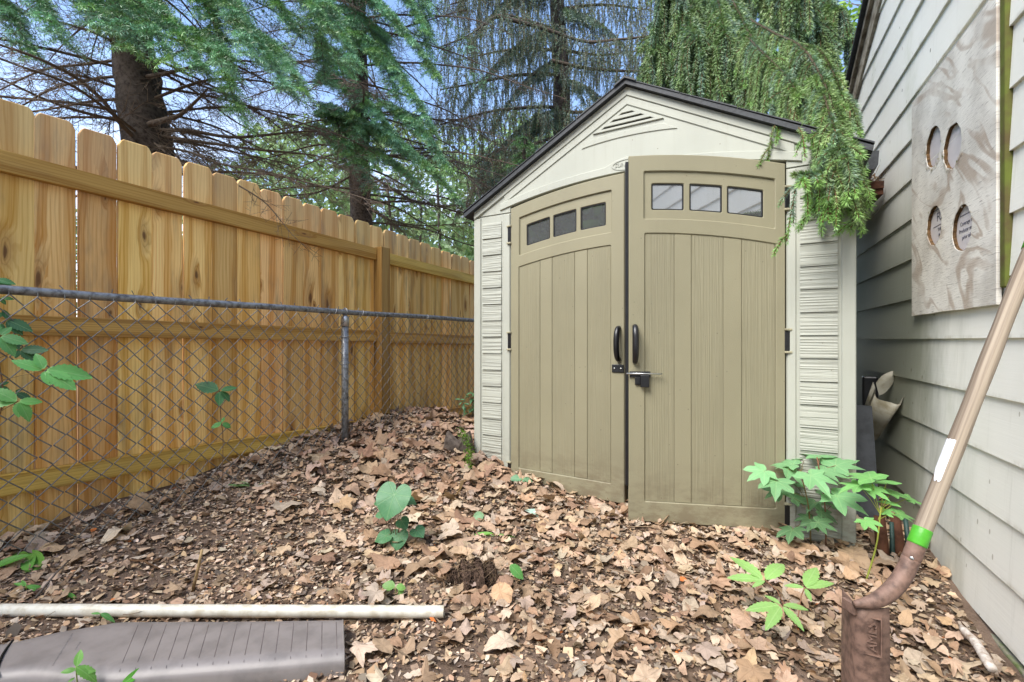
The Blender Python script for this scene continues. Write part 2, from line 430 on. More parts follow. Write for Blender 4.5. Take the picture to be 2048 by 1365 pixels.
t = NT('soil'); co = t.coord()
n1 = t.noise(co, 5, 6, .65); n2 = t.noise(co, 60, 5, .7); n3 = t.noise(t.mapv(co, (1, 1.7, 1)), 190, 3, .6)
c_ = t.mix(t.ramp(n1, .35, .7), (.22, .155, .115), (.12, .083, .06))
c_ = t.mix(t.math('MULTIPLY', t.ramp(n3, .5, .7), .6), c_, (.30, .21, .155))
c_ = t.mix(t.math('MULTIPLY', t.ramp(n2, .52, .75), .6), c_, (.04, .028, .02))
M['soil'] = t.done(t.bsdf(c_, .95, .1, t.math('ADD', n2, t.math('MULTIPLY', n3, .6)), .9, .012))
M['dry_leaf'] = m_attr('dry_leaf', .75, .2, .12, veins='dry', noisev=.45, nscale=42)
M['bits'] = m_attr('leaf_bits', .9, .12, noisev=.0)
M['needle'] = m_attr('needles', .42, .5, noisev=0)
M['twig'] = m_attr('twigs', .9, .15, noisev=.2)
M['green_leaf'] = m_attr('green_leaf', .42, .4, .25, veins='green', noisev=.12)
M['far_leaf'] = m_attr('far_leaf', .6, .3, .4, noisev=0)
M['moss'] = m_attr('moss_fronds', .9, .1, .2, noisev=0)

# ---------------------------------------------------------------- fence-line and house-line frames
PHI = R(31.55)
def fl(a, s, h):      # a: distance of the line from the lens, s: along the line, h: absolute height
    p = cam2w(-a*cos(PHI)+s*sin(PHI), a*sin(PHI)+s*cos(PHI), 0); p.z = h; return p
def fs(a, px):        # where a vertical photo line meets the fence line
    return a*((1+math.tan(PHI)**2)*FP/(1592-px)-math.tan(PHI))
FROT = pi/2-(PHI-TH)
AW, AC = 2.83, 2.55   # wooden fence, chain-link fence
PH = math.atan(.4818); BH = .79
def hl(s, h, off=0.0):     # house wall: s along, h absolute height, off towards the yard
    b = BH-off
    p = cam2w(b*cos(PH)+s*sin(PH), -b*sin(PH)+s*cos(PH), 0); p.z = h; return p
def hs(px):
    z = BH/(cos(PH)*((px-1024)/FP-math.tan(PH))); return (z+BH*sin(PH))/cos(PH), z
HROT = math.atan2((hl(1, 0)-hl(0, 0)).y, (hl(1, 0)-hl(0, 0)).x)

# ---------------------------------------------------------------- ground
ctrl = []
def gp(px, z, h):
    p = P(px, HY, z); ctrl.append((p.x, p.y, h))
for px, h in ((-500, .12), (-200, .13), (80, .13), (250, .15), (400, .18), (560, .245), (640, .29), (700, .315), (780, .34)):
    s = fs(AC, px); p = fl(AC, s, 0); ctrl.append((p.x, p.y, h)); q = fl(AC+.35, s, 0); ctrl.append((q.x, q.y, h*.9))
for px, z, h in ((860, 3.55, .36), (930, 3.45, .33), (900, 3.2, .27), (830, 3.25, .31), (760, 3.0, .25), (960, 3.15, .16), (990, 3.0, .05), (900, 2.9, .13),
                 (820, 2.85, .14), (940, 4.6, .15), (1010, 4.0, .05), (650, 2.75, .15), (520, 2.35, .09), (380, 2.05, .05), (700, 2.5, .06), (780, 2.45, .03),
                 (870, 2.6, .04), (1000, 2.75, .03), (250, 1.8, .03), (100, 1.62, .01), (-100, 1.53, -.005), (100, 1.5, -.005), (300, 1.5, -.005), (500, 1.5, -.005), (-300, 1.5, .0), (-350, 1.35, .0), (930, 1.95, .05), (1000, 1.8, .0)):
    gp(px, z, h)
for px, z in ((1100, 2.6), (1260, 2.5), (1450, 2.3), (1650, 2.1), (1800, 2.0), (600, 1.9), (400, 1.6), (200, 1.35), (800, 1.9), (1200, 1.9), (1500, 1.7), (1024, 1.4), (700, 1.4), (500, 1.2), (1300, 1.3), (1400, 2.0), (1200, 3.4), (1400, 3.2)):
    gp(px, z, .0)
for px, z, h in ((1700, 1.3, -.02), (1890, 1.55, -.06), (1950, 1.5, -.09), (2048, 1.35, -.12), (2200, 1.15, -.14), (1950, 1.1, -.06), (1740, .9, -.04), (1850, 1.7, .0), (1500, .9, -.02), (1800, 2.5, .0), (1024, .5, -.02), (1750, 3.2, 0)):
    gp(px, z, h)
ctrl = np.array(ctrl)
def H(x, y, rough=True):
    x = np.asarray(x, float); y = np.asarray(y, float)
    d2 = (x[..., None]-ctrl[:, 0])**2+(y[..., None]-ctrl[:, 1])**2
    w = np.exp(-d2/(2*.26**2)) + 1e-4/(1+d2*d2)
    h = (w*ctrl[:, 2]).sum(-1)/w.sum(-1)
    r = np.sqrt(((x+.8)**2+(y-2.2)**2)); fade = np.clip((7-r)/2.5, 0, 1); h = h*fade
    if rough:
        h = h + fade*(.010*np.sin(7.1*x+3.3*y)*np.sin(5.7*y-2.1*x+1.3)+.006*np.sin(17*x+5)*np.sin(14*y+2*x)+.004*np.sin(33*x-11*y)*np.sin(29*y+7*x))
    return h
def Hs(x, y): return float(H(np.array([x]), np.array([y]))[0])
def on_ground(px, py):
    z = 2.0
    for _ in range(12):
        p = P(px, HY, z); g = Hs(p.x, p.y); z = .6*z+.4*(CZ-g)*FP/(py-HY)
    p = P(px, HY, z); return Vector((p.x, p.y, Hs(p.x, p.y))), z

def ground():
    far = np.array([4, 8, 15, 30, 70.])
    gx = np.concatenate([-4.6-far[::-1], np.arange(-4.4, 1.6, .03), 1.8+far]); gy = np.concatenate([-1.2-far[::-1], np.arange(-1., 5.6, .03), 5.8+far])
    X, Y = np.meshgrid(gx, gy); Z = H(X.ravel(), Y.ravel()).reshape(X.shape)
    V = np.stack([X.ravel(), Y.ravel(), Z.ravel()], 1); ny, nx = X.shape
    i = np.arange(nx-1)[None]+np.arange(ny-1)[:, None]*nx
    Q = np.stack([i, i+1, i+1+nx, i+nx], -1).reshape(-1, 4)
    o = mesh_np('ground', V, Q, M['soil'], smooth=True)
    tag(o, 'bare brown soil of the yard under the leaf litter', kind='structure')
ground()

# ---------------------------------------------------------------- wooden fence
def wood_fence():
    base = fl(AW, 1.5, 0); root = empty('wooden_fence', base, 'tall dog-eared pine picket fence with three rails and one post', 'fence')
    pitch = .1432; s0 = fs(AW, 70.6)
    for i in range(-16, 26):
        s = s0+i*pitch; w = .1402+rnd.uniform(-.0008, .0008)
        if i in (-1, 0): w = .1372
        zt = 1.925-.056*(s-fs(AW, 118))+rnd.uniform(-.008, .008); zb = .02-.03*(s-1.5)*.3
        e = .022; hw = w/2
        poly = [(-hw, zb), (hw, zb), (hw, zt-.033), (hw-e*.55, zt-.008), (hw-e, zt), (-hw+e, zt), (-hw+e*.55, zt-.008), (-hw, zt-.033)]
        bm = bmesh.new(); plate(bm, poly, [], .009, -.011, .0032, lambda u, v, ww: (u, -ww, v))
        o = fin(bm, 'picket', M['picket'], root, local=True)
        o.location = fl(AW+.009+rnd.uniform(0, .003), s+pitch/2, 0)-base; o.rotation_euler = (0, R(rnd.uniform(-.25, .25)), FROT)
    sp_ = fs(AW-.04, 763)
    for h0, sl in ((.746+CZ, -.033), (.068+CZ, -.014), (-.60+CZ, -.026)):
        for s1, s2 in ((-2.2, sp_-.046), (sp_+.046, fs(AW, 950)+1.2)):
            L = s2-s1; mid = (s1+s2)/2; bm = bmesh.new()
            box(bm, (-L/2, -.019, -.0445), (L/2, .019, .0445), bev=.003)
            o = fin(bm, 'rail', M['rail'], root, local=True)
            z = h0+sl*(mid-fs(AW, 0)) - (.012 if s1 > 0 else 0)
            o.location = fl(AW-.0205, mid, z)-base; o.rotation_euler = (0, -math.atan(sl), FROT)
    bm = bmesh.new(); box(bm, (-.0445, -.0445, 0), (.0445, .0445, CZ+.735), bev=.004)
    o = fin(bm, 'post', M['post'], root, local=True); o.location = fl(AW-.045, sp_, 0)-base; o.rotation_euler = (0, 0, FROT)
wood_fence()

def chain_fence():
    base = fl(AC, 1.5, 0); root = empty('chain_link_fence', base, 'low galvanised chain-link fence in front of the wooden pickets', 'fence')
    zr = CZ+.193; s1, s2 = -2.0, fs(AC, 950)+.9
    a = Acc(); ss = np.linspace(s1, s2, 40)
    tube(a, [fl(AC, s, zr+.002*sin(s*5)) for s in ss], .0178, 12)
    a.build('top_rail', M['galv'], root, smooth=True)
    sj = fs(AC, 432); a = Acc(); tube(a, [fl(AC, sj+d, zr) for d in (-.09, .09)], .0190, 12, cap=False); a.build('rail_sleeve', M['galv'], root, smooth=True)
    pst = fs(AC, 690)
    for s in (pst, pst-3.05):
        a = Acc(); tube(a, [fl(AC-.0, s, .0), fl(AC, s, zr-.075)], .0225, 14); o = a.build('post', M['galv'], root, smooth=True)
        a = Acc(); tube(a, [fl(AC, s, zr-.095), fl(AC, s, zr-.05), fl(AC, s, zr-.035), fl(AC, s, zr-.02)], [.0265, .0265, .022, .012], 14)
        a.build('post_cap', M['cap'], root, smooth=True)
        a = Acc(); pth = [fl(AC-.024*cos(t_), s, zr+.024*sin(t_)) for t_ in np.linspace(-1.3, 4.4, 14)]; tube(a, pth, .005, 6)
        a.build('rail_loop', M['galv'], root, smooth=True)
    p_ = .0783; a = Acc(); A, B = [], []
    n0 = int(s1/(p_/2)); n1 = int(s2/(p_/2)); zt = zr-.022; rows = 29
    off = fs(AC, 72.5) % p_
    for i in range(n0, n1):
        prev = None
        for j in range(rows):
            s = off+i*p_/2+(p_/2)*((j+i) % 2); z = zt-j*p_/2+.004*sin(i*.7+j)
            bul = .012*sin(j*.45+s*1.3)+.004*sin(s*9)
            q = fl(AC-.021-bul+(.0025 if (i+j) % 2 else -.0025), s+.003*sin(i*1.7+j*.9), z)
            if prev is not None: A.append(prev); B.append(q)
            prev = q
        top = fl(AC-.021, off+i*p_/2+(p_/2)*(i % 2), zt)
        if i % 2 == 0:      # knuckle at the rail, barb above it
            A.append(top); B.append(top+Vector((0, 0, .022)))
            if rnd.random() < .7:
                k = fl(AC-.004, off+i*p_/2, zr+.017); A.append(k); B.append(k+Vector((rnd.uniform(-.01, .01), rnd.uniform(-.01, .01), .016)))
    segs(a, np.array([tuple(v) for v in A]), np.array([tuple(v) for v in B]), .0023, .0023, (.2, .2, .2), 4)
    a.build('wire_mesh', M['wire'], root)
    for s, z, r in [(pst, zr-.16, .026), (pst, zr-.34, .026)]+[(fs(AC, q), zr, .0235) for q in (668, 722, 852)]:
        a = Acc()
        if r == .026: pth = [fl(AC-.026*cos(t_), s+.026*sin(t_), z+.004*t_) for t_ in np.linspace(-2.6, 2.2, 14)]
        else: pth = [fl(AC-.024*cos(t_), s+.008*t_, z+.024*sin(t_)-.002) for t_ in np.linspace(-2.4, 3.6, 14)]
        tube(a, pth, .002, 5); a.build('tie_wire', M['cap'], root, smooth=True)
chain_fence()

# ---------------------------------------------------------------- house gable wall
def house():
    base = hl(1.0, 0); root = empty('house', base, 'white clapboard house side with boarded panel and sloping gable edge', 'house')
    S0, S1 = -3.2, 4.2
    def rake(s): return 2.72-.474*(s-3.936) if s > -1.0 else 2.72-.474*(-4.936)-.474*(-1.0-s)
    bm = bmesh.new(); exp_ = .195
    for k in range(30):
        z0 = -.045+.195*k; z1 = z0+exp_+.02
        # clip the course against the rake
        poly = [(S0, z0), (S1, z0), (S1, z1), (-1.0, z1), (S0, z1)]; out = []
        f = lambda q: rake(q[0])-q[1]
        # insert peak as separate halves
        for half in (((-1.0, z0), (S1, z0), (S1, z1), (-1.0, z1)), ((S0, z0), (-1.0, z0), (-1.0, z1), (S0, z1))):
            out = []
            for i in range(4):
                a, b = half[i], half[(i+1) % 4]; fa, fb = f(a), f(b)
                if fa >= 0: out.append(a)
                if fa*fb < 0:
                    t_ = fa/(fa-fb); out.append((a[0]+(b[0]-a[0])*t_, a[1]+(b[1]-a[1])*t_))
            if len(out) < 3: continue
            def fn(s, h, w): return hl(s, h, w)
            wf = lambda h: .016-.011*(h-z0)/(z1-z0)
            fr = [bm.verts.new(fn(s, h, wf(h)+.0008*sin(s*3+k*2))) for s, h in out]; bk = [bm.verts.new(fn(s, h, -.012)) for s, h in out]
            bm.faces.new(fr); bm.faces.new(bk[::-1])
            for i in range(len(out)): bm.faces.new((fr[i], bk[i], bk[(i+1) % len(out)], fr[(i+1) % len(out)]))
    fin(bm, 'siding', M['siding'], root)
    def fnh(x, y, z): return hl(x, z, y)
    bm = bmesh.new(); box(bm, (S0, -.3, -.5), (S1-.01, .022, -.062), fnh, .006)
    fin(bm, 'foundation', M['foundation'], root)
    # sloping trim boards and roof edge above the siding
    def sloped(name, mat, d0, d1, w0, w1, s0, s1):
        bm = bmesh.new()
        box(bm, (s0, w0, 0), (s1, w1, 1), lambda s, w, t_: hl(s, rake(s)+(d1 if t_ else d0), w)); return fin(bm, name, mat, root)
    sloped('rake_board', M['trim'], -.075, .05, -.01, .028, -1.0, S1+.03)
    sloped('rake_moulding', M['trim'], .052, .10, -.01, .05, -1.0, S1+.05)
    bm = bmesh.new()
    for s0, s1 in ((-1.0, S1+.1), (-5.0, -1.001)):
        box(bm, (s0, -5, 0), (s1, .075, 1), lambda s, w, t_: hl(s, rake(s)+(.135 if t_ else .104), w))
    fin(bm, 'roof', M['roof'], root)
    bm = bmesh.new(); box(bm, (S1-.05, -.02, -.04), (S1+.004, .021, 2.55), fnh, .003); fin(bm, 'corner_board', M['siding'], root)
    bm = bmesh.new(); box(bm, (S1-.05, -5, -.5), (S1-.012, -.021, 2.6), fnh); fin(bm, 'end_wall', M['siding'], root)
    # mossy vertical strip beside the plywood
    s_, z_ = hs(2025); bm = bmesh.new(); box(bm, (s_-.022, .004, CZ+.17), (s_+.012, .026, 3.2), fnh, .004); fin(bm, 'moss_strip', M['moss_trim'], root)
house()

def plywood():
    sl, _ = hs(1839); sr, _ = hs(2017.5); zb, zt = CZ+.118, CZ+1.135
    W = sl-sr; base = hl((sl+sr)/2, zb, .0165)
    root = empty('plywood_board', base, 'weathered plywood board with four round cut-outs screwed to the clapboard', 'board', rz=HROT+pi)
    # local x runs towards the lens (right in the photo), -y... outward faces +y after the turn
    def circ(cx, cz, r, n=28, j=.004): return [(cx+(r+rnd.uniform(-j, j))*cos(2*pi*i/n), cz+(r+rnd.uniform(-j, j))*1.02*sin(2*pi*i/n)) for i in range(n)]
    def loc(px, py):
        s, z = hs(px); return ((sl+sr)/2-s, (HY-py)/FP*z+CZ-zb)
    holes = [circ(*loc(1884, 293), .083), circ(*loc(1924, 291), .083), circ(*loc(1886, 451), .080), circ(*loc(1944, 456), .083)]
    n = 10; out = [(-W/2, 0)]+[(-W/2+W*i/n, rnd.uniform(-.002, .002)) for i in range(1, n)]+[(W/2, 0), (W/2, zt-zb)]+[(W/2-W*i/n, zt-zb+rnd.uniform(-.002, .002)) for i in range(1, n)]+[(-W/2, zt-zb)]
    # find which side faces the yard
    ang = HROT+pi; yax = Vector((-sin(ang), cos(ang), 0)); outv = hl(0, 0, 1)-hl(0, 0, 0); sg = 1 if yax.dot(outv) > 0 else -1
    fn = lambda u, v, w: (u, sg*w, v)
    bm = bmesh.new(); plate(bm, out, holes, .013, .0, .0012, fn); fin(bm, 'sheet', M['plywood'], root, local=True)
    # pale board glimpsed through each hole, with its printed words
    for k, (px, py) in enumerate(((1884, 293), (1924, 291), (1886, 451), (1944, 456))):
        cx, cz = loc(px, py); bm = bmesh.new()
        plate(bm, [(cx-.10, cz-.10), (cx+.096, cz-.10), (cx+.096, cz+.10), (cx-.10, cz+.10)], [], -.001+.0002*k, -.004, 0, fn)
        bk = fin(bm, 'backing_board', M['paper'], root, local=True)
        if k >= 2:
            lines = [('FU', .052, .035), ('THE', .02, -.018), ('EN', .016, -.042)] if k == 2 else [('Coverage Can', .021, .022), ('Producer set for', .021, -.004), ('prior sales', .021, -.030)]
            for j, (bd, szz, dz) in enumerate(lines):
                me = text_mesh(bd, szz, .0003)
                me.transform(Matrix.Rotation(pi/2, 4, 'X'))
                if sg > 0: me.transform(Matrix.Rotation(pi, 4, 'Z'))
                me.transform(Matrix.Translation((cx+(.018 if k == 2 else .012), sg*.0002, cz+dz)))
                put('printed_words', me, M['ink'], bk, local=True)
            for zz in ((.068, -.001) if k == 2 else (.052,)):
                bm = bmesh.new(); box(bm, (cx-.05, min(sg*-.0002, sg*.0002), cz+zz), (cx+.08, max(sg*-.0002, sg*.0002), cz+zz+.003))
                fin(bm, 'printed_rule', M['ink'], bk, local=True)
    for hl_ in holes:        # raw brown edge of each cut-out
        bm = bmesh.new(); ins = offset_loop(hl_, .0012); n_ = len(ins)
        A_ = [bm.verts.new(fn(u, v, .0117)) for u, v in ins]; B_ = [bm.verts.new(fn(u, v, .0)) for u, v in ins]
        for i in range(n_): bm.faces.new((A_[i], A_[(i+1) % n_], B_[(i+1) % n_], B_[i]))
        fin(bm, 'cut_edge', M['cut_edge'], root, local=True)
    # torn splinters round the upper holes
    a = Acc()
    for k, (px, py) in enumerate(((1884, 293), (1924, 291), (1886, 451), (1944, 456))):
        cx, cz = loc(px, py)
        for _ in range(26 if k < 2 else 9):
            th = rnd.uniform(pi*.75, 2*pi) if k == 0 else rnd.uniform(pi*.9, pi*1.8) if k == 1 else rnd.uniform(0, 2*pi)
            rr = .083+rnd.uniform(-.004, .018 if k < 2 else .004); L = rnd.uniform(.008, .03); d = rnd.uniform(-.5, .9)
            p = np.array([cx+rr*cos(th), sg*(.0135+rnd.uniform(0, .004)), cz+rr*sin(th)])
            dv = np.array([cos(d), sg*rnd.uniform(-.05, .3), sin(d)])*L; up = np.array([-sin(d), 0, cos(d)])*rnd.uniform(.002, .006)
            g = rnd.uniform(.75, 1.0); cc = (np.array((.62, .57, .47)) if rnd.random() < .75 else np.array((.25, .25, .08)))*g
            a.add(np.array([p-up, p+up, p+dv]), T=np.array([[0, 1, 2]]), col=cc)
    me_o = a.build('torn_splinters', M['bits'], None); me_o['kind'] = 'stuff'
    me_o.data.transform(Matrix.Translation(me_o.location)); me_o.location = (0, 0, 0); me_o.parent = root
plywood()

# ---------------------------------------------------------------- shed
XC, YF = -.73, 2.57
def shed():
    root = empty('garden_shed', (XC, YF, 0), 'cream plastic garden shed with dark roof and double tan doors ajar', 'shed')
    fn = lambda u, v, w: (u, -w, v)
    zl = lambda u: 2.34-.546*abs(u)
    HLx, HRx = -.75, .76
    def arch(u): return 1.868-.088*(u/.76)**2
    N = 22
    us = [HLx-.006+(HRx-HLx+.012)*i/N for i in range(N+1)]
    # front walls
    for s in (-1, 1):
        bm = bmesh.new(); u0 = HRx+.006 if s > 0 else 1.034; u1 = 1.034 if s > 0 else HLx-.006
        if s > 0: poly = [(u0, -.06), (u1, -.06), (u1, 1.742), (u0, 1.742)]
        else: poly = [(-u0, -.06), (u1, -.06), (u1, 1.742), (-u0, 1.742)]
        plate(bm, poly, [], .0, -.05, .002, fn); fin(bm, 'front_wall', M['cream'], root, local=True)
    bm = bmesh.new()
    poly = [(-1.034, 1.745)]+[(u, arch(u)) for u in us]+[(1.034, 1.745), (1.034, zl(1.034)), (0, zl(0)), (-1.034, zl(1.034))]
    poly = [(-1.034, 1.745), (us[0], 1.745)]+[(u, arch(u)) for u in us]+[(us[-1], 1.745), (1.034, 1.745), (1.034, zl(1.034)), (0, zl(0)), (-1.034, zl(1.034))]
    plate(bm, poly, [], .004, -.05, .002, fn); fin(bm, 'gable', M['cream'], root, local=True)
    # gable mouldings
    def chevron(d0, d1, w, u1=1.032):
        bm = bmesh.new()
        plate(bm, [(-u1, zl(u1)-d1), (0, zl(0)-d1), (u1, zl(u1)-d1), (u1, zl(u1)-d0), (0, zl(0)-d0), (-u1, zl(u1)-d0)], [], w, .003, .003, fn)
        return fin(bm, 'gable_moulding', M['cream'], root, local=True)
    chevron(.0, .048, .016); chevron(.0485, .098, .010, .80)
    lo = lambda u: 2.066-.25*u*u
    ub = [-.27+.54*i/16 for i in range(17)]; ut = [.20-.40*i/12 for i in range(13)]
    bm = bmesh.new(); plate(bm, [(u, lo(u)) for u in ub]+[(u, lo(u)+.036) for u in ut], [], .009, .003, .003, fn); fin(bm, 'gable_arch', M['cream'], root, local=True)
    # vent
    vz0, vz1, vw = 2.118, 2.232, .20; sl = (vz1-vz0)/vw
    bm = bmesh.new(); holes = []
    for k, (a0, a1, m) in enumerate(((.014, .024, .0), (.043, .053, .0), (.072, .081, .0))):
        wdt = lambda a: vw-a/sl-.030
        holes.append([(-wdt(a0), vz0+a0), (wdt(a0), vz0+a0), (wdt(a1), vz0+a1), (-wdt(a1), vz0+a1)])
    plate(bm, [(-vw, vz0), (vw, vz0), (0, vz1)], holes, .013, .0055, .002, fn); vt = fin(bm, 'vent', M['cream'], root, local=True)
    bm = bmesh.new(); plate(bm, [(-vw*.93, vz0+.005), (vw*.93, vz0+.005), (0, vz1-.006)], [], .0058, .0045, 0, fn); fin(bm, 'vent_dark_backing', M['dark'], vt, local=True)  # dark sheet behind the slots, painted as the shade inside
    # door header and badge
    hu = [-.83+1.66*i/26 for i in range(27)]; top = lambda u: 1.868-.088*(u/.76)**2
    sw = lambda u: .046+.036*math.exp(-(u/.085)**4)
    bm = bmesh.new(); low = [(u, top(u) if abs(u) < .76 else top(u)) for u in hu]
    plate(bm, [(u, top(u)+.001) for u in hu]+[(u, top(u)+sw(u)) for u in reversed(hu)], [], .013, .0035, .003, fn); hd = fin(bm, 'door_header', M['cream'], root, local=True)
    bm = bmesh.new(); el = lambda a, b: [(a*cos(2*pi*i/32), 1.908+b*sin(2*pi*i/32)) for i in range(32)]
    plate(bm, el(.088, .032), [el(.078, .024)], .016, .012, .0012, fn)
    bd = fin(bm, 'badge', M['cream'], hd, local=True)
    me = text_mesh('SUNCAST', .032, .0016, .25); me.transform(Matrix.Rotation(pi/2, 4, 'X')); me.transform(Matrix.Translation((0, -.0145, 1.908)))
    put('badge_lettering', me, M['cream'], hd, local=True)
    # shingled strips each side
    for s in (-1, 1):
        bm = bmesh.new(); nrow = 16; h = (1.70+.02)/nrow
        for k in range(nrow):
            z0 = -.02+k*h; z1 = z0+h-.003; u0, u1 = sorted((s*.822, s*.968))
            pr = []
            for u in (u0, u1):
                pr.append([bm.verts.new(fn(u, z, w)) for z, w in ((z0, .0105), (z1, .004), (z1, .0005), (z0, .0005))])
            a, b = pr
            for i in range(4): bm.faces.new((a[i], a[(i+1) % 4], b[(i+1) % 4], b[i]))
            bm.faces.new(a); bm.faces.new(b[::-1])
        fin(bm, 'shingle_strip', M['shingle'], root, local=True)
        bm = bmesh.new(); u0, u1 = sorted((s*.982, s*1.036)); plate(bm, [(u0, -.05), (u1, -.05), (u1, 1.735), (u0, 1.735)], [], .008, .001, .004, fn); fin(bm, 'corner_trim', M['cream'], root, local=True)
        bm = bmesh.new(); u0, u1 = sorted((s*.764, s*.806))
        if s < 0: u0, u1 = -.806, -.759
        else: u0, u1 = .77, .806
        plate(bm, [(u0, -.05), (u1, -.05), (u1, 1.735), (u0, 1.735)], [], .007, .001, .003, fn); fin(bm, 'jamb_trim', M['cream'], root, local=True)
        bm = bmesh.new(); box(bm, (s*1.034-.0 if s < 0 else 1.0, .051, -.06), (-1.0 if s < 0 else 1.034, 2.10, 1.774)); fin(bm, 'side_wall', M['cream'], root, local=True)
    bm = bmesh.new(); plate(bm, [(-1.0, -.06), (1.0, -.06), (1.0, 1.74), (0, 2.30), (-1.0, 1.74)], [], -2.06, -2.10, 0, fn); fin(bm, 'back_wall', M['cream'], root, local=True)
    bm = bmesh.new(); plate(bm, [(-.99, -.04), (.99, -.04), (.99, 1.74), (0, 2.28), (-.99, 1.74)], [], -.30, -.31, 0, fn); fin(bm, 'dark_inner_sheet', M['dark'], root, local=True)  # added dark sheet standing in for the shade inside the shed
    # roof
    bm = bmesh.new()
    for s in (-1, 1):
        sec = [(0, 2.342), (s*1.09, 2.342-.546*1.09), (s*1.093, 2.342-.546*1.09+.024), (0, 2.368)]
        f = [bm.verts.new((u, -.045, z)) for u, z in sec]; b = [bm.verts.new((u, 2.15, z)) for u, z in sec]
        bm.faces.new(f); bm.faces.new(b[::-1])
        for i in range(4): bm.faces.new((f[i], b[i], b[(i+1) % 4], f[(i+1) % 4]))
    rf = fin(bm, 'roof', M['roof'], root, local=True)
    bm = bmesh.new()
    for s in (-1, 1):
        for k in range(4):
            u0 = .02+k*.27; u1 = u0+.266; zz = lambda u: 2.368-.5365*u
            sec = [(s*u0, zz(u0)-.002), (s*u1, zz(u1)-.002), (s*u1, zz(u1)+.0055), (s*u0, zz(u0)+.001)]
            f = [bm.verts.new((u, -.05, z)) for u, z in sec]; b = [bm.verts.new((u, 2.15, z)) for u, z in sec]
            bm.faces.new(f); bm.faces.new(b[::-1])
            for i in range(4): bm.faces.new((f[i], b[i], b[(i+1) % 4], f[(i+1) % 4]))
    fin(bm, 'roof_shingles', M['roof'], rf, local=True)
    bm = bmesh.new()
    sec = [(-.06, 2.345), (0, 2.380), (.06, 2.345), (.06, 2.336), (0, 2.369), (-.06, 2.336)]
    f = [bm.verts.new((u, -.058, z)) for u, z in sec]; b = [bm.verts.new((u, 2.15, z)) for u, z in sec]
    bm.faces.new(f); bm.faces.new(b[::-1])
    for i in range(6): bm.faces.new((f[i], b[i], b[(i+1) % 6], f[(i+1) % 6]))
    fin(bm, 'ridge_cap', M['roof'], rf, local=True)

    def door(side, L, ang, label):
        hx = HLx if side < 0 else HRx
        g = 1 if side < 0 else -1
        fd = lambda d, v, w: (g*d, -w, v)
        top = lambda d: 1.852-.086*((L-d)/L)**2
        nn = 12; ds = [L*i/nn for i in range(nn+1)]
        outer = [(0, .015), (L, .015)]+[(d, top(d)) for d in reversed(ds)]
        def strip(d0, d1, lo, hi, n=8):     # d measured from the free edge
            a = [L-d1+(d1-d0)*i/n for i in range(n+1)]
            return [(d, lo(d)) for d in a]+[(d, hi(d)) for d in reversed(a)]
        def rounded(poly, r=.008):
            out = []
            for i, p in enumerate(poly):
                p0, p1, p2 = Vector(poly[i-1]), Vector(p), Vector(poly[(i+1) % len(poly)])
                a, b = (p0-p1), (p2-p1)
                if a.length > 1e-6 and b.length > 1e-6 and abs(a.normalized().dot(b.normalized())) < .6:
                    q0, q1 = p1+a.normalized()*r, p1+b.normalized()*r
                    for t_ in (0, .33, .67, 1): out.append(tuple((q0*(1-t_)+p1*t_)*(1-t_)+(p1*(1-t_)+q1*t_)*t_))
                else: out.append(p)
            return out
        panes = [rounded(strip(f0, f1, lambda d: top(d)-.272, lambda d: top(d)-.140, 4)) for f0, f1 in ((.112, .266), (.294, .445), (.469, .632))]
        win = rounded(strip(.075, .680, lambda d: top(d)-.318, lambda d: top(d)-.082), .006)
        low = rounded(strip(.079, .684, lambda d: .118, lambda d: top(d)-.392), .006)
        bm = bmesh.new(); plate(bm, outer, panes, .0, -.032, .003, fd); dr = fin(bm, 'door', M['tan'], root, local=True)
        dr.location = (hx, 0.0, 0); dr.rotation_euler = (0, 0, -g*ang); tag(dr, label)
        bm = bmesh.new(); plate(bm, outer, [win, low], .010, .0005, .004, fd); fin(bm, 'door_frame', M['tan'], dr, local=True)
        for f0, f1, w in ((.079, .221, .0048), (.301, .45, .0048), (.533, .684, .0048)):
            bm = bmesh.new(); plate(bm, strip(f0+.0015, f1-.0015, lambda d: .1185, lambda d: top(d)-.3925), [], w, .0006, .0012, fd)
            fin(bm, 'wide_plank', M['tan_grain'], dr, local=True)
        for f0, f1 in ((.221, .301), (.45, .533)):
            bm = bmesh.new(); plate(bm, strip(f0, f1, lambda d: .1185, lambda d: top(d)-.3925), [], .0062, .0006, .003, fd)
            fin(bm, 'narrow_plank', M['tan'], dr, local=True)
        for f0, f1 in ((.112, .266), (.294, .445), (.469, .632)):
            bm = bmesh.new(); plate(bm, strip(f0+.0005, f1-.0005, lambda d: top(d)-.2715, lambda d: top(d)-.1405, 4), [], -.010, -.015, 0, fd)
            fin(bm, 'window_pane', M['pane'], dr, local=True)
            bm = bmesh.new()
            o_ = rounded(strip(f0+.0008, f1-.0008, lambda d: top(d)-.2712, lambda d: top(d)-.1408, 4)); i_ = rounded(strip(f0+.006, f1-.006, lambda d: top(d)-.266, lambda d: top(d)-.146, 4), .006)
            plate(bm, o_, [i_], -.0035, -.0095, .001, fd); fin(bm, 'window_gasket', M['black'], dr, local=True)
        # bowed pull handle
        a = Acc(); dh = L-.030; zc = .905
        pth = [fd(dh, zc+.088*cos(q), .012+.046*abs(sin(q))**.7) for q in np.linspace(0, pi, 17)]
        rad = [.013+.003*abs(sin(q)) for q in np.linspace(0, pi, 17)]
        tube(a, pth, rad, 10); h_o = a.build('handle', M['black'], None, smooth=True)
        h_o.data.transform(Matrix.Translation(h_o.location)); h_o.location = (0, 0, 0); h_o.parent = dr
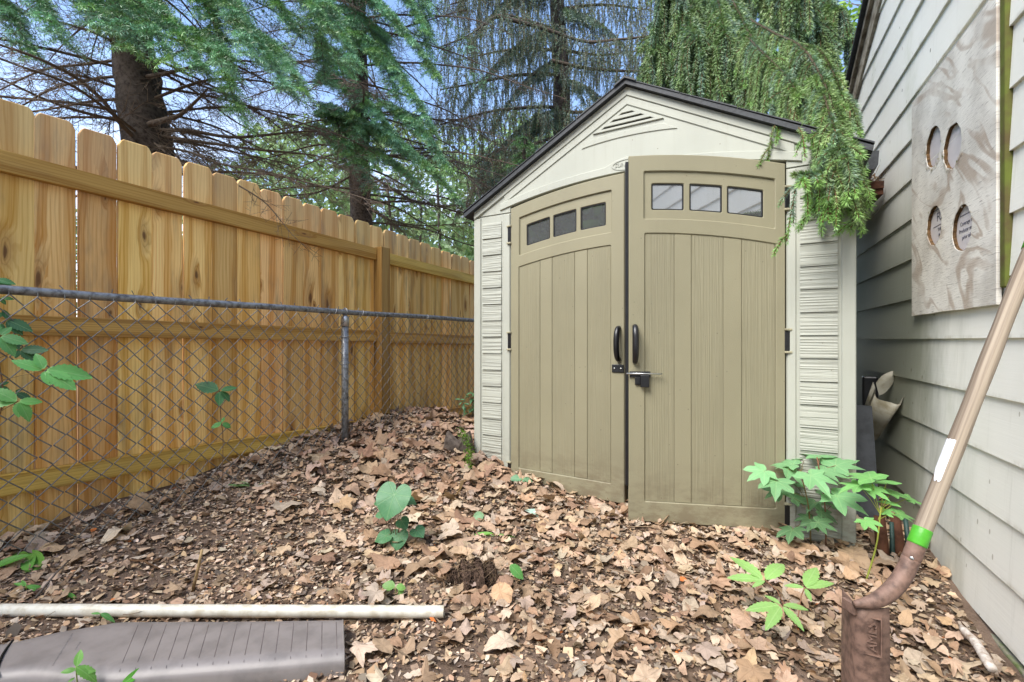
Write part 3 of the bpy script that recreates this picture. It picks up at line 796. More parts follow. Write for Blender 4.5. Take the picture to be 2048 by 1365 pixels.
        for zc in (.09, .92, 1.60):
            bm = bmesh.new(); box(bm, (-.020*1, -.014, zc-.048), (.004, .010, zc+.048), lambda x, y, z: (g*x, y, z), .003); hg = fin(bm, 'hinge', M['black'], dr, local=True)
            for dz in (-.058, .050):
                bm = bmesh.new(); box(bm, (-.026, -.020, zc+dz), (.006, .010, zc+dz+.010), lambda x, y, z: (g*x, y, z), .002)
                fin(bm, 'hinge_clip', M['hinge'], hg, local=True)
        if side > 0:
            bm = bmesh.new(); plate(bm, [(L+.0005, .19), (L+.016, .19), (L+.016, 1.825), (L+.0005, 1.825)], [], .006, -.030, .002, fd); fin(bm, 'edge_seal', M['black'], dr, local=True)
            bm = bmesh.new(); box(bm, (.004, .0105, .738), (.105, .018, .768), lambda d, w, z: fd(L-d, z, w), .002); box(bm, (.055, .018, .690), (.098, .034, .752), lambda d, w, z: fd(L-d, z, w), .004)
            box(bm, (.030, .0105, .700), (.056, .020, .738), lambda d, w, z: fd(L-d, z, w), .003)
            lt = fin(bm, 'latch', M['black'], dr, local=True)
            a = Acc(); tube(a, [fd(L+.012, .757, .026), fd(L-.16, .757, .026)], .0042, 8); r_ = a.build('latch_bolt', M['steel'], None, smooth=True)
            r_.data.transform(Matrix.Translation(r_.location)); r_.location = (0, 0, 0); r_.parent = lt
        else:
            bm = bmesh.new(); box(bm, (.002, .0105, .745), (.070, .0165, .789), lambda d, w, z: fd(L-d, z, w), .002); lt = fin(bm, 'latch_plate', M['black'], dr, local=True)
            for d in (.018, .055):
              a = Acc(); tube(a, [fd(L-d, .767, .016), fd(L-d, .767, .019)], .005, 10)
              r_ = a.build('screw', M['steel'], None); r_.data.transform(Matrix.Translation(r_.location)); r_.location = (0, 0, 0); r_.parent = lt
    door(-1, .745, R(2.2), 'door leaf hinged on the fence side, nearly shut')
    door(1, .727, R(20.0), 'door leaf hinged on the house side, standing ajar')
shed()
#PART2
# ---------------------------------------------------------------- shovel leaning on the house wall
def shovel():
    A = P(1838, 1078, .90); B = P(2040, 560, .95)
    base = P(1735, HY, .90); base.z = -.03
    root = empty('drain_spade', base, 'long-handled rusty drain spade with green collar leaning on the house wall', 'shovel')
    d = (B-A); end = A+d*2.22
    a = Acc(); pts = [A+d*t_ for t_ in np.linspace(-.05, 1.125, 22)]
    rad = [.0148+.0005*sin(i*1.1) for i in range(22)]
    tube(a, pts, rad, 18); o = a.build('handle', M['handle'], None, smooth=True)
    # grain runs along the handle: keep mesh in its own axis frame
    q = d.normalized().to_track_quat('Z', 'Y'); mw = Matrix.Translation(o.location); o.data.transform(mw)
    fr = Matrix.Translation(A)@q.to_matrix().to_4x4(); o.data.transform(fr.inverted()); o.parent = root; o.matrix_local = Matrix.Translation(-base)@fr
    a = Acc(); tube(a, [A+d*t_ for t_ in np.linspace(1.125, 2.2, 16)], [.0158]*15+[.014], 18); a.build('hand_grip', M['green_plastic'], root, smooth=True)
    a = Acc(); tube(a, [A+d*t_ for t_ in (-.022, -.018, .034, .038)], [.0154, .0161, .0161, .0154], 22); a.build('collar', M['green_plastic'], root, smooth=True)
    # torn white sticker wrapped on the handle (facing the yard)
    a = Acc(); dn = d.normalized(); tov = (cam2w(0, 0, -.15)-(A+d*.3)); u = (tov-dn*tov.dot(dn)).normalized(); v = dn.cross(u)
    g = []; n1, n2 = 14, 9
    for i in range(n1+1):
        t_ = .205+.155*i/n1
        for j in range(n2+1):
            th = R(-72+66*j/n2)
            if i < 4: th = max(th, R(-72+(4-i)*7))
            tt = t_+(.005*sin(j*2.3) if i == 0 else .0015*sin(j*1.9) if i == n1 else 0)
            g.append(tuple(A+d*tt+(.0160)*(cos(th)*u+sin(th)*v)))
    Q = [[i*(n2+1)+j, i*(n2+1)+j+1, (i+1)*(n2+1)+j+1, (i+1)*(n2+1)+j] for i in range(n1) for j in range(n2)]
    a.add(np.array(g), Q=np.array(Q)); a.build('sticker', M['label'], root, smooth=True)
    # socket
    path = smooth_path([A+d*.04, A-d*.06, P(1822, 1118, .898), P(1804, 1155, .892), P(1776, 1187, .886), P(1745, 1204, .882), P(1708, 1209, .884)], 26)
    rad = list(np.interp(np.linspace(0, 1, 26), [0, .25, .5, .7, .85, 1], [.0152, .0154, .0153, .0148, .0120, .006]))
    a = Acc(); tube(a, path, rad, 18); a.build('socket', M['rust'], root, smooth=True)
    a = Acc(); c0 = Vector(path[7]); u2 = (cam2w(0, 0, -.1)-c0).normalized(); tube(a, [c0+u2*.0125, c0+u2*.0158, c0+u2*.0172], [.0045, .0042, .0015], 10); a.build('rivet', M['steel'], root, smooth=True)
    # blade: curved sheet, cross-section given at the tread and narrowing to the tip
    sec = [(1684, .958), (1690, .941), (1698, .921), (1711, .895), (1724, .889), (1744, .883), (1763, .880), (1779, .882)]
    n = 15; m = len(sec); V, Q = [], []
    hz = lambda i: CZ+(HY-1206)/FP*.90-(.445*i/n)
    for side in (0, 1):
        for i in range(n+1):
            f = i/n; nar = 1-.30*max(0, f-.72)**1.0/.28 if f > .72 else 1+.035*sin(pi*f/.72)
            for j, (px, z) in enumerate(sec):
                cx = 1735+4*f; x = cx+(px-cx)*nar
                bulge = .008*math.exp(-((px-1728)/22)**2)*max(0, 1-f*2.6)
                p = P(x, HY, z-bulge+(.0032 if side else 0)); p.z = hz(i)-(0.004 if j < 2 and i == 0 else 0); V.append(tuple(p))
    w = m; off = (n+1)*m
    for i in range(n):
        for j in range(m-1):
            q_ = [i*w+j, i*w+j+1, (i+1)*w+j+1, (i+1)*w+j]; Q.append(q_); Q.append([k+off for k in q_[::-1]])
    for i in range(n): Q += [[i*w, (i+1)*w, (i+1)*w+off, i*w+off], [i*w+m-1, i*w+m-1+off, (i+1)*w+m-1+off, (i+1)*w+m-1]]
    for j in range(m-1): Q += [[j, j+off, j+1+off, j+1], [n*w+j, n*w+j+1, n*w+j+1+off, n*w+j+off]]
    a = Acc(); a.add(np.array(V), Q=np.array(Q)); bl = a.build('blade', M['rust'], root, smooth=False)
    bm = bmesh.new()
    t0, t1 = P(1686, 1196, .95), P(1716, 1204, .892)
    zt = hz(0); s0, s1 = P(1687, HY, .918), P(1714, HY, .888); dirv = (s1-s0); dirv.z = 0; nv = Vector((-dirv.y, dirv.x, 0)).normalized()
    if nv.dot(cam2w(0, 0, 0)-s0) < 0: nv = -nv
    def fnn(x, y, z): q_ = s0+dirv*x+nv*y; q_.z = zt+z; return q_
    box(bm, (.05, -.002, -.018), (1.0, .006, .003), fnn, .0015); fin(bm, 'foot_tread', M['rust'], root)
    # raised maker's lettering in a frame
    e0, e1 = P(1724, HY, .8900), P(1762, HY, .8775)
    ex = (e1-e0); ex.z = 0; W = ex.length; ex = ex.normalized(); up = Vector((0, 0, 1)); nn = ex.cross(up)
    if nn.dot(cam2w(0, 0, 0)-e0) < 0: nn = -nn
    cen = (e0+e1)/2; cen.z = CZ+(HY-1270)/FP*.885
    def place(me, roll):
        Mx = Matrix((ex, up, ex.cross(up))).transposed().to_4x4()
        if ex.cross(up).dot(nn) < 0: Mx = Matrix((-ex, up, nn)).transposed().to_4x4()
        me.transform(Matrix.Translation(cen+nn*.0052)@Mx@Matrix.Rotation(roll, 4, 'Z'))
    me = text_mesh('AMES', .0225, .0030); place(me, pi/2); put('lettering', me, M['rust'], root)
    bm = bmesh.new(); plate(bm, [(-.036, -.0145), (.036, -.0145), (.036, .0145), (-.036, .0145)], [[(-.0345, -.013), (.0345, -.013), (.0345, .013), (-.0345, .013)]], .0012, -.006, 0, lambda u, v, w: (u, v, w))
    me = bpy.data.meshes.new('lettering_frame'); bm.to_mesh(me); bm.free(); place(me, pi/2); put('lettering_frame', me, M['rust'], root)
shovel()

# ---------------------------------------------------------------- things lying on the ground
def ground_items():
    a = Acc(); p0, _ = on_ground(-420, 1222); L = P(888, 1224, 1.515); p1 = Vector((L.x, L.y, L.z))
    q0 = P(-420, 1219, 1.52)
    pts = [q0+(p1-q0)*t_ for t_ in np.linspace(0, 1, 14)]
    k = 20; tube(a, pts, .0190, k, cap=False); 
    d = (p1-q0).normalized(); tube(a, [p1, p1-d*.06], .0160, k, cap=False)
    u = d.orthogonal().normalized(); v = d.cross(u); ring = [p1+r*(cos(2*pi*j/k)*u+sin(2*pi*j/k)*v) for r in (.0190, .0160) for j in range(k)]
    a.add(np.array([tuple(x) for x in ring]), Q=np.array([[j, (j+1) % k, k+(j+1) % k, k+j] for j in range(k)]))
    o = a.build('plastic_pipe', M['pvc'], smooth=True); tag(o, 'long straight white plastic pipe lying across the litter', 'pipe')
    # flared downspout extension
    def top(px, py, h): z = (CZ-h)*FP/(py-HY); return P(px, py, z)
    bk = [(-260, 1292), (-60, 1290), (20, 1284), (60, 1274), (120, 1260), (231, 1239.5), (262, 1238), (300, 1238), (420, 1238), (560, 1237), (685, 1236)]
    ft = [(-330, 1372), (-110, 1362), (0, 1352), (34, 1347), (68, 1345), (164, 1351), (205, 1351), (239, 1349.5), (380, 1338), (540, 1325.5), (688, 1313)]
    hh = .062; N = 9; V = []; rows = len(bk)
    for (bx, by), (fx, fy) in zip(bk, ft):
        b, f = top(bx, by, hh-.006), top(fx, fy, hh-.006); b.z = f.z = hh-.006
        row = []
        gb, gf = Hs(b.x, b.y)-.01, Hs(f.x, f.y)-.012
        row.append(Vector((b.x, b.y, gb)))
        for j in range(N+1):
            t_ = j/N; p = b.lerp(f, t_); e = min(t_, 1-t_)*N; p.z = hh-.014*max(0, 1-e)**2-.002; row.append(p)
        dirf = (f-b).normalized(); row.append(Vector((f.x+dirf.x*.006, f.y+dirf.y*.006, hh-.026))); row.append(Vector((f.x+dirf.x*.006, f.y+dirf.y*.006, gf)))
        V.append(row)
    w = len(V[0]); Vn = np.array([tuple(p) for r in V for p in r])
    Q = np.array([[i*w+j, i*w+j+1, (i+1)*w+j+1, (i+1)*w+j] for i in range(rows-1) for j in range(w-1)])
    a = Acc(); a.add(Vn, Q=Q)
    root = empty('downspout_extension', Vector(Vn.mean(0)*[1, 1, 0]), 'flat brown vinyl downspout extension with flared ribbed mouth', 'downspout')
    b_ = a.build('spout', M['brown_vinyl'], root, smooth=True)
    # right-hand end: mouth rim, then a dark sheet painted as its inner shade
    er = V[-1]; a = Acc(); tube(a, er, .0028, 6); a.build('mouth_rim', M['brown_vinyl'], root, smooth=True)
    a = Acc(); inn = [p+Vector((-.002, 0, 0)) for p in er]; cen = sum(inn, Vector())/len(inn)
    a.add(np.array([tuple(cen)]+[tuple(p) for p in inn]), T=np.array([[0, i+1, i+2] for i in range(len(inn)-1)])); a.build('mouth_shade_sheet', M['dark'], root)
    a = Acc()
    for k in range(15):                      # pressed ribs across the flared part
        fb = np.interp(k, [0, 14], [282, 672]); ff = np.interp(k, [0, 14], [236, 674])
        yb = np.interp(fb, [p[0] for p in bk], [p[1] for p in bk]); yf = np.interp(ff, [p[0] for p in ft], [p[1] for p in ft])
        b, f = top(fb, yb, hh-.006), top(ff, yf, hh-.006); b.z = f.z = hh
        pp = [b.lerp(f, t_) for t_ in np.linspace(.05, .95, 9)]
        for p, t_ in zip(pp, np.linspace(.05, .95, 9)): e = min(t_, 1-t_)*N; p.z = hh-.014*max(0, 1-e)**2-.0028
        tube(a, pp, [.0004]+[.0016]*7+[.0004], 6)
    a.build('pressed_rib', m_simple('rib_brown', (.16, .135, .13), .5, .4), root, smooth=True)
    a = Acc(); jn = [top(26, 1281, hh-.004), top(14, 1296, hh), top(4, 1312, hh+.001), top(-3, 1330, hh), top(-6, 1352, hh-.004)]
    tube(a, jn, .0030, 6); a.build('joint_seam', M['dark'], root, smooth=True)
    # faint raised moulding text block (illegible in the photograph): small ticks
    a = Acc()
    for r_, (sx, sy, ex_, ey) in enumerate(((143, 1268, 104, 1330), (158, 1285, 150, 1298))):
        for k in range(22 if r_ == 0 else 5):
            t_ = k/(21 if r_ == 0 else 4); p = top(sx+(ex_-sx)*t_, sy+(ey-sy)*t_, hh); q = top(sx+(ex_-sx)*t_+2.6+rnd.random()*1.5, sy+(ey-sy)*t_-1.2, hh); p.z = q.z = hh-.0016
            segs(a, np.array([tuple(p)]), np.array([tuple(q)]), .0012, .0012, (.5, .5, .5), 4)
    a.build('moulded_mark', M['brown_vinyl'], root)
    # peeled white branch stub near the house
    a = Acc(); pth = []
    for px, py, h in ((1922, 1254, .03), (1934, 1268, .03), (1950, 1284, .03), (1968, 1312, .03), (1984, 1338, .028)):
        z = (CZ+.05-h)*FP/(py-HY); p = P(px, py, z); pth.append(p)
    tube(a, smooth_path(pth, 12), [.007, .010, .012, .0115, .012, .013, .0135, .013, .014, .0145, .014, .012], 9)
    o = a.build('peeled_stick', m_simple('peeled_white_wood', (.62, .57, .52), .7, .2, var=.25, scale=40, dark=(.30, .22, .16)), smooth=True); tag(o, 'thick peeled white stick near the mossy house foundation', 'stick')
    # broken tan stalk standing in the mulch, left of the middle
    for i, (pa, pb, r, lab, colr) in enumerate((((385, 1183), (404, 1100), .006, 'pale broken stalk sticking up out of the mulch', (.42, .29, .15)),
            ((252, 1128), (318, 1148), .004, 'short brown stick beside curled dead leaves', (.16, .09, .05)),
            ((70, 1205), (146, 1124), .0035, 'thin grey stick behind the white plastic pipe', (.17, .14, .12)))):
        (p, z) = on_ground(*pa); a = Acc()
        if i == 0: q = P(pb[0], pb[1], z); pts = [p, p.lerp(q, .5)+Vector((.004, 0, .004)), q]
        else: (q, _) = on_ground(*pb); p.z += .014; q.z += .02; pts = [p, p.lerp(q, .5)+Vector((0, .004, .012)), q]
        tube(a, pts, [r, r*.9, r*.75], 7); o = a.build('stick', m_simple('stick_bark_%d' % i, colr, .9, .1, var=.3), smooth=True); tag(o, lab, 'stick')
    # torn seed packet corner
    p, z = on_ground(1068, 1032); a = Acc()
    V = np.array([tuple(P(1048, 1024, z)), tuple(P(1074, 1022, z+.02)), tuple(P(1088, 1036, z-.02)), tuple(P(1077, 1041, z-.04))]); V[:, 2] += .012
    a.add(V, Q=np.array([[0, 1, 2, 3]]), col=(.36, .50, .42)); a.add(V-[0, 0, .002], Q=np.array([[3, 2, 1, 0]]), col=(.5, .5, .45))
    root = empty('paper_scrap', p, 'torn pale green printed scrap half buried in leaves', 'litter'); a.build('scrap_sheet', M['bits'], root)
    a = Acc(); c0 = V[[0, 1, 2, 3]].mean(0)+[0, 0, .003]; ux = unit((V[1]-V[0])[None])[0]; uy = unit((V[3]-V[0])[None])[0]
    pts = [c0+.012*(cos(q)*ux+sin(q)*.8*uy) for q in np.linspace(0, 2*pi, 15)[:-1]]; a.add(np.array([c0]+pts), T=np.array([[0, i+1, (i+1) % 14+1] for i in range(14)]), col=(.7, .7, .7)); a.build('printed_disc', M['bits'], root)
ground_items()

def gap_items():
    # brown board bridging shed eave and house wall, litter on it
    sA, _ = hs(1778); h1 = 1.815; q = hl(sA, h1, .02); yv = q.y
    bm = bmesh.new(); xl = XC+1.06
    V = [(xl, yv-.02), (q.x-.005, yv+.0), (hl(sA+.9, 0, .02).x-.005, yv+.95), (xl, yv+.95)]
    def fnb(u, v, w): return (u, v, h1+w)
    root = empty('bridging_board', Vector(((xl+q.x)/2, yv, h1)), 'rotten brown board wedged between shed eave and house wall', 'board')
    plate(bm, V, [], .0, -.055, .006, fnb); fin(bm, 'board_panel', M['rotwood'], root)
    bm = bmesh.new(); plate(bm, [(V[0][0], yv-.03), (q.x-.004, yv-.012), (q.x-.004, yv+.0), (V[0][0], yv-.021)], [], .02, -.022, .003, fnb); fin(bm, 'edge_strip', M['rotwood'], root)
    # gutter stub and elbow by the shed eave
    g = P(1733, 322, 2.50); root = empty('gutter_end', g, 'dark gutter end tucked under the spruce bough at the shed eave', 'gutter')
    bm = bmesh.new()
    prof = [(-.05, -.03), (-.035, -.05), (.03, -.05), (.05, -.03), (.055, .045), (-.055, .045)]
    f = [bm.verts.new((g.x+u, g.y-.0, g.z+w)) for u, w in prof]; b = [bm.verts.new((g.x+u, g.y+1.5, g.z+w)) for u, w in prof]
    bm.faces.new(f); bm.faces.new(b[::-1])
    for i in range(6): bm.faces.new((f[i], f[(i+1) % 6], b[(i+1) % 6], b[i]))
    fin(bm, 'gutter', M['roof'], root)
    # slate panel behind the shed corner
    bm = bmesh.new(); c0, c1 = P(1700, HY, 2.46), P(1744, HY, 2.40); c2, c3 = P(1762, HY, 2.30), P(1700, HY, 2.36)
    t0 = CZ+(HY-812)/FP*2.42
    for (p, z, dx) in (): pass
    vs = []
    for dy in (0, .02):
        for p, z in ((c3, -.02), (c2, -.02), (c1, t0), (c0, t0)): vs.append(bm.verts.new((p.x, p.y+dy, z)))
    for f_ in ((0, 1, 2, 3), (7, 6, 5, 4), (0, 4, 5, 1), (1, 5, 6, 2), (2, 6, 7, 3), (3, 7, 4, 0)): bm.faces.new([vs[i] for i in f_])
    o = fin(bm, 'slate_panel', M['dark_panel']); tag(o, 'dark slate grey panel standing on end behind the shed corner', 'panel')
    # folded strip of cream gutter, standing in the gap
    def strip(name, lab, rowA, rowB, zA, zB, n=8):
        a = Acc(); Ra = smooth_path([P(px, py, z) for px, py, z in rowA], n*2); Rb = smooth_path([P(px, py, z) for px, py, z in rowB], n*2); m = len(Ra)
        V = np.concatenate([Ra, Ra*.5+Rb*.5, Rb]); Q = [[r*m+i, r*m+i+1, (r+1)*m+i+1, (r+1)*m+i] for r in range(2) for i in range(m-1)]
        V2 = V+np.array([0, .004, .0]); k = len(V)
        a.add(np.concatenate([V, V2]), Q=np.array(Q+[[x+k for x in q_[::-1]] for q_ in Q]+[[i, i+k, i+1+k, i+1] for i in range(m-1)]))
        o = a.build(name, M['scrap'], smooth=False); tag(o, lab, 'gutter')
    strip('gutter_scrap', 'bent cream gutter channel propped open side up against the house wall',
          [(1746, 764, 2.50), (1751, 778, 2.48), (1750, 790, 2.46), (1757, 799, 2.44), (1780, 805, 2.38), (1800, 810, 2.34), (1806, 796, 2.36), (1817, 780, 2.36)],
          [(1716, 850, 2.75), (1720, 850, 2.74), (1722, 860, 2.72), (1728, 872, 2.70), (1742, 880, 2.66), (1754, 880, 2.64), (1762, 860, 2.64), (1768, 850, 2.64)], 0, 0)
    strip('siding_scrap', 'curled weathered cream siding strip sticking up behind the gutter channel',
          [(1752, 766, 2.56), (1764, 752, 2.54), (1780, 744, 2.52), (1794, 740, 2.50), (1798, 727, 2.50)],
          [(1758, 792, 2.56), (1770, 786, 2.55), (1780, 775, 2.54), (1790, 760, 2.52), (1797, 742, 2.51)], 0, 0)
    bm = bmesh.new(); c = P(1742, 765, 2.75); box(bm, (c.x-.04, c.y, c.z-.30), (c.x+.035, c.y+.05, c.z+.035), bev=.01); o = fin(bm, 'downspout_offcut', M['black']); tag(o, 'black downspout offcut standing behind the cream gutter channel', 'downspout')
    # split logs and green stakes by the wall
    for i, (px, py, hgt, wd, mt, nm, lab) in enumerate(((1768, 1075, .17, .022, 'rotwood', 'split_log', 'short split brown log standing behind the maple seedling'),
            (1786, 1078, .15, .009, 'stake', 'garden_stake', 'short dark green garden stake beside the split log'),
            (1803, 1076, .18, .020, 'rotwood', 'split_log', 'dark split log between two green stakes'),
            (1822, 1074, .16, .010, 'stake', 'garden_stake', 'dark green garden stake closest to the house wall'))):
        z = 1.98; p = P(px, HY, z); g_ = Hs(p.x, p.y); a = Acc()
        top_ = Vector((p.x+rnd.uniform(-.02, .01), p.y+.05, g_+hgt)); pts = [Vector((p.x, p.y, g_-.03)), Vector((p.x, p.y, g_-.03)).lerp(top_, .5), top_]
        tube(a, pts, [wd, wd*1.05, wd*.9], 6 if mt == 'rotwood' else 5); o = a.build(nm, M[mt]); tag(o, lab, 'log' if mt == 'rotwood' else 'stake')
gap_items()

# ---------------------------------------------------------------- leaves
def polar(pairs, n):
    th = np.array([p[0] for p in pairs], float); r = np.array([p[1] for p in pairs], float)
    q = np.linspace(-180, 180, n, endpoint=False); return R(1)*q, np.interp(np.abs(q), th, r)
MAPLE = [(0, 1.0), (7, .80), (11, .80), (15, .64), (24, .46), (32, .62), (37, .74), (42, .80), (47, .97), (53, .76), (60, .74), (66, .58), (76, .42), (86, .55), (94, .62), (101, .76), (108, .58), (120, .50), (134, .46), (150, .32), (168, .20), (180, .05)]
SYC = [(0, 1.0), (9, .78), (14, .84), (22, .66), (30, .58), (38, .76), (46, .96), (54, .76), (60, .80), (70, .62), (80, .56), (92, .68), (102, .80), (110, .62), (125, .56), (145, .46), (165, .30), (180, .08)]
HEART = [(0, 1.0), (8, .93), (25, .82), (50, .76), (80, .74), (110, .72), (135, .66), (155, .55), (170, .38), (180, .18)]

def leaf_grid(th, r, rings=(.45, .75, 1.0)):
    V = [[0, 0]]; n = len(th)
    for f in rings:
        rr = r*f if f == 1.0 else (r*.65+.35*r.mean())*f*np.minimum(1, r/(r*.65+.35*r.mean())/f*.98)
        V += list(np.stack([np.sin(th)*rr, np.cos(th)*rr], 1))
    T = [[0, 1+i, 1+(i+1) % n] for i in range(n)]
    for k in range(len(rings)-1):
        for i in range(n):
            a, b = 1+k*n+i, 1+k*n+(i+1) % n; c, d = a+n, b+n; T += [[a, c, d], [a, d, b]]
    return np.array(V), np.array(T)

def oval_grid(L=1.0, W=.42, n=9, serr=.0):
    V, T, t_ = [], [], np.linspace(0, 1, n)
    for i, t in enumerate(t_):
        w = W*.5*(sin(pi*t**.85))**.8 if 0 < t < 1 else 0; w *= 1+serr*(1 if i % 2 else -1)
        V += [[-w, t*L], [-w*.5, t*L], [0, t*L], [w*.5, t*L], [w, t*L]]
    for i in range(n-1):
        for j in range(4):
            a = i*5+j; T += [[a, a+1, a+6], [a, a+6, a+5]]
    return np.array(V), np.array(T)

def frame(normal, tip):
    n = Vector(normal).normalized(); t_ = Vector(tip); t_ = (t_-n*t_.dot(n)).normalized(); x = t_.cross(n); return np.array([tuple(x), tuple(t_), tuple(n)])

def green_leaf(acc, grid, pos, normal, tip, size, col, fold=.18, droop=.25, wave=.05):
    V, T = grid; x, y = V[:, 0], V[:, 1]; r2 = x*x+y*y
    z = fold*np.abs(x)-droop*y*np.abs(y)-.10*r2+wave*np.sin(5*np.arctan2(x, y)+rnd.uniform(0, 6))*r2
    L = np.stack([x, y, z], 1)*size
    W = L@frame(normal, tip)+np.array(tuple(pos))
    leaf = np.stack([x, y, z], 1)
    c = np.array(col)*rnd.uniform(.85, 1.15)
    acc.add(W, T=T, col=c[None]*(1-.12*r2/np.max(r2))[:, None]*np.ones((len(V), 1)), leaf=leaf)

def pal_dry(n):
    base = np.array([(.50, .335, .22), (.56, .39, .265), (.42, .26, .165), (.60, .45, .33), (.47, .35, .27), (.36, .22, .135), (.53, .34, .20), (.25, .15, .095)])
    w = np.array([.22, .2, .16, .12, .12, .08, .06, .04]); i = rng.choice(len(base), n, p=w/w.sum())
    return base[i]*np.array([1., 1.055, 1.075])*rng.uniform(.80, 1.2, (n, 1))*(1+rng.uniform(-.04, .04, (n, 3)))

def litter():
    # where the yard shows: sample along the photo's ground, keep away from solid things
    def sample(n, pw=1.0):
        z = rng.uniform(.75, 4.4, n*3); p = rng.uniform(-1.45, 1.25, n*3)
        keep = rng.random(n*3) < (z/4.4)**pw; z, p = z[keep], p[keep]
        xc = p*z; x = xc*cos(TH)-z*sin(TH); y = xc*sin(TH)+z*cos(TH)
        fence = -xc*cos(PHI)+z*sin(PHI); wall = xc*cos(PH)-z*sin(PH)
        ok = (fence < AW-.05) & (wall < BH-.03-np.where((p > .86) & (z < 1.75), .02, 0))
        ok &= ~((y > YF+.0) & (x > XC-1.03) & (x < XC+1.03))
        dx, dy = x-(.03), y-2.57                        # keep out from under the open door
        x, y, z, p, fence, wall = [q[ok][:n] for q in (x, y, z, p, fence, wall)]
        return x, y, z, p, fence, wall
    # big lobed leaves
    th, r1 = polar(SYC, 44); _, r2 = polar(MAPLE, 44); _, r3 = polar([(0, 1), (12, .86), (35, .62), (70, .50), (110, .46), (145, .55), (180, .78)], 44)
    n = 9600
    x, y, z, p, fence, wall = sample(n, 1.05); n = len(x)
    px = p*FP+1024
    # thinner cover on the bare mulch patch at the lower left and middle
    patch = np.exp(-(((px-430)/300)**2+((z-1.95)/.62)**2))*.93+np.exp(-(((px-950)/260)**2+((z-1.28)/.17)**2))*.65+np.exp(-(((px-150)/300)**2+((z-1.5)/.4)**2))*.6
    keep = rng.random(n) > np.minimum(patch, .93)
    keep &= ~((px < 900) & (np.abs(z-1.515) < .055)) & ~((px < 705) & (z < 1.47) & (z > 1.16)); x, y, z, px = x[keep], y[keep], z[keep], px[keep]; n = len(x)
    size = np.clip(rng.lognormal(math.log(.031), .52, n), .011, .085)
    right = (px > 1450) & (z < 2.0); size[right] *= 1.2
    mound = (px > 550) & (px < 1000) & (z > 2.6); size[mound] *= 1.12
    size *= np.where(z < 1.8, .76, .94)
    kind = rng.choice(3, n, p=[.28, .14, .58])
    rad = np.stack([r1, r2, r3])[kind]
    rad = rad*rng.uniform(.95, 1.06, rad.shape)
    for _ in range(3):                               # torn edges
        a0 = rng.uniform(-pi, pi, (n, 1)); d = rng.uniform(.22, 1.5, (n, 1)); cs = np.cos(th[None]-a0)
        lim = np.where(cs > .05, d/np.maximum(cs, .05), 9); rad = np.minimum(rad, lim)
    K = len(th); rings = (.4, .72, 1.0)
    loc = [np.zeros((n, 1, 2))]
    mean = rad.mean(1, keepdims=True)
    for f in rings:
        rr = rad*f if f == 1.0 else np.minimum((rad*.6+.4*mean)*f, rad*.97)
        loc.append(np.stack([np.sin(th)[None]*rr, np.cos(th)[None]*rr], -1))
    loc = np.concatenate(loc, 1); lx, ly = loc[..., 0], loc[..., 1]; r2_ = lx**2+ly**2; an = np.arctan2(lx, ly)
    ca, cb, cc, cd, ph = [rng.normal(0, s, (n, 1)) for s in (.38, .38, .3, .22, 2)]
    lz = ca*lx**2+cb*ly**2+cc*lx*ly+cd*np.sin(3*an+ph)*r2_+.10*np.sin(7*an+ph*2)*r2_+.14*np.abs(lx)*rng.choice([-1, 1, 1], (n, 1))
    L = np.stack([lx, ly, lz], -1)*size[:, None, None]
    yaw = rng.uniform(0, 2*pi, n); tilt = np.abs(rng.normal(0, .18, n))+np.where(rng.random(n) < .07, rng.uniform(.3, .9, n), 0); taz = rng.uniform(0, 2*pi, n)
    nrm = np.stack([np.sin(tilt)*np.cos(taz), np.sin(tilt)*np.sin(taz), np.cos(tilt)], 1)
    # follow the slope of the mound
    e = .03; gx = (H(x+e, y, False)-H(x-e, y, False))/(2*e); gy = (H(x, y+e, False)-H(x, y-e, False))/(2*e)
    nrm = unit(nrm+np.stack([-gx, -gy, np.zeros(n)], 1)*.9)
    t_ = np.stack([np.cos(yaw), np.sin(yaw), np.zeros(n)], 1); t_ = unit(t_-nrm*(t_*nrm).sum(1, keepdims=True)); s_ = np.cross(t_, nrm)
    Fm = np.stack([s_, t_, nrm], 1)
    W = np.einsum('nki,nij->nkj', L, Fm)
    low = W[..., 2].min(1)
    pos = np.stack([x, y, H(x, y)+rng.uniform(.002, .026, n)+np.minimum(-low*.55, .03)], 1)
    W = W+pos[:, None]
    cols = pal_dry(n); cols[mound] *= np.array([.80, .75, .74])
    colv = np.repeat(cols[:, None], loc.shape[1], 1)*(1-.10*np.clip(r2_, 0, 1)[..., None])
    tri = [[0, 1+i, 1+(i+1) % K] for i in range(K)]
    for k in range(2):
        for i in range(K):
            a, b = 1+k*K+i, 1+k*K+(i+1) % K; tri += [[a, a+K, b+K], [a, b+K, b]]
    tri = np.array(tri); m = loc.shape[1]
    T = (np.arange(n)[:, None, None]*m+tri[None]).reshape(-1, 3)
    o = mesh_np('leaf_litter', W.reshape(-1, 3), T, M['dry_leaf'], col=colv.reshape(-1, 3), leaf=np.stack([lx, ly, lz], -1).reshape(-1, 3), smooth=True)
    tag(o, 'layer of dry brown fallen leaves over the yard', 'leaf litter', kind='stuff')
    # crumbled bits
    n = 125000; x, y, z, p, fence, wall = sample(n, 1.35); n = len(x)
    sz = np.clip(rng.lognormal(math.log(.0085), .55, n), .0025, .03); asp = rng.uniform(.25, 1.0, n)
    yaw = rng.uniform(0, 2*pi, n); nr = unit(np.stack([rng.normal(0, .34, n), rng.normal(0, .34, n), np.ones(n)], 1))
    t_ = np.stack([np.cos(yaw), np.sin(yaw), np.zeros(n)], 1); t_ = unit(t_-nr*(t_*nr).sum(1, keepdims=True)); s_ = np.cross(t_, nr)
    c0 = np.stack([x, y, H(x, y)+rng.uniform(.001, .013, n)], 1); q = []
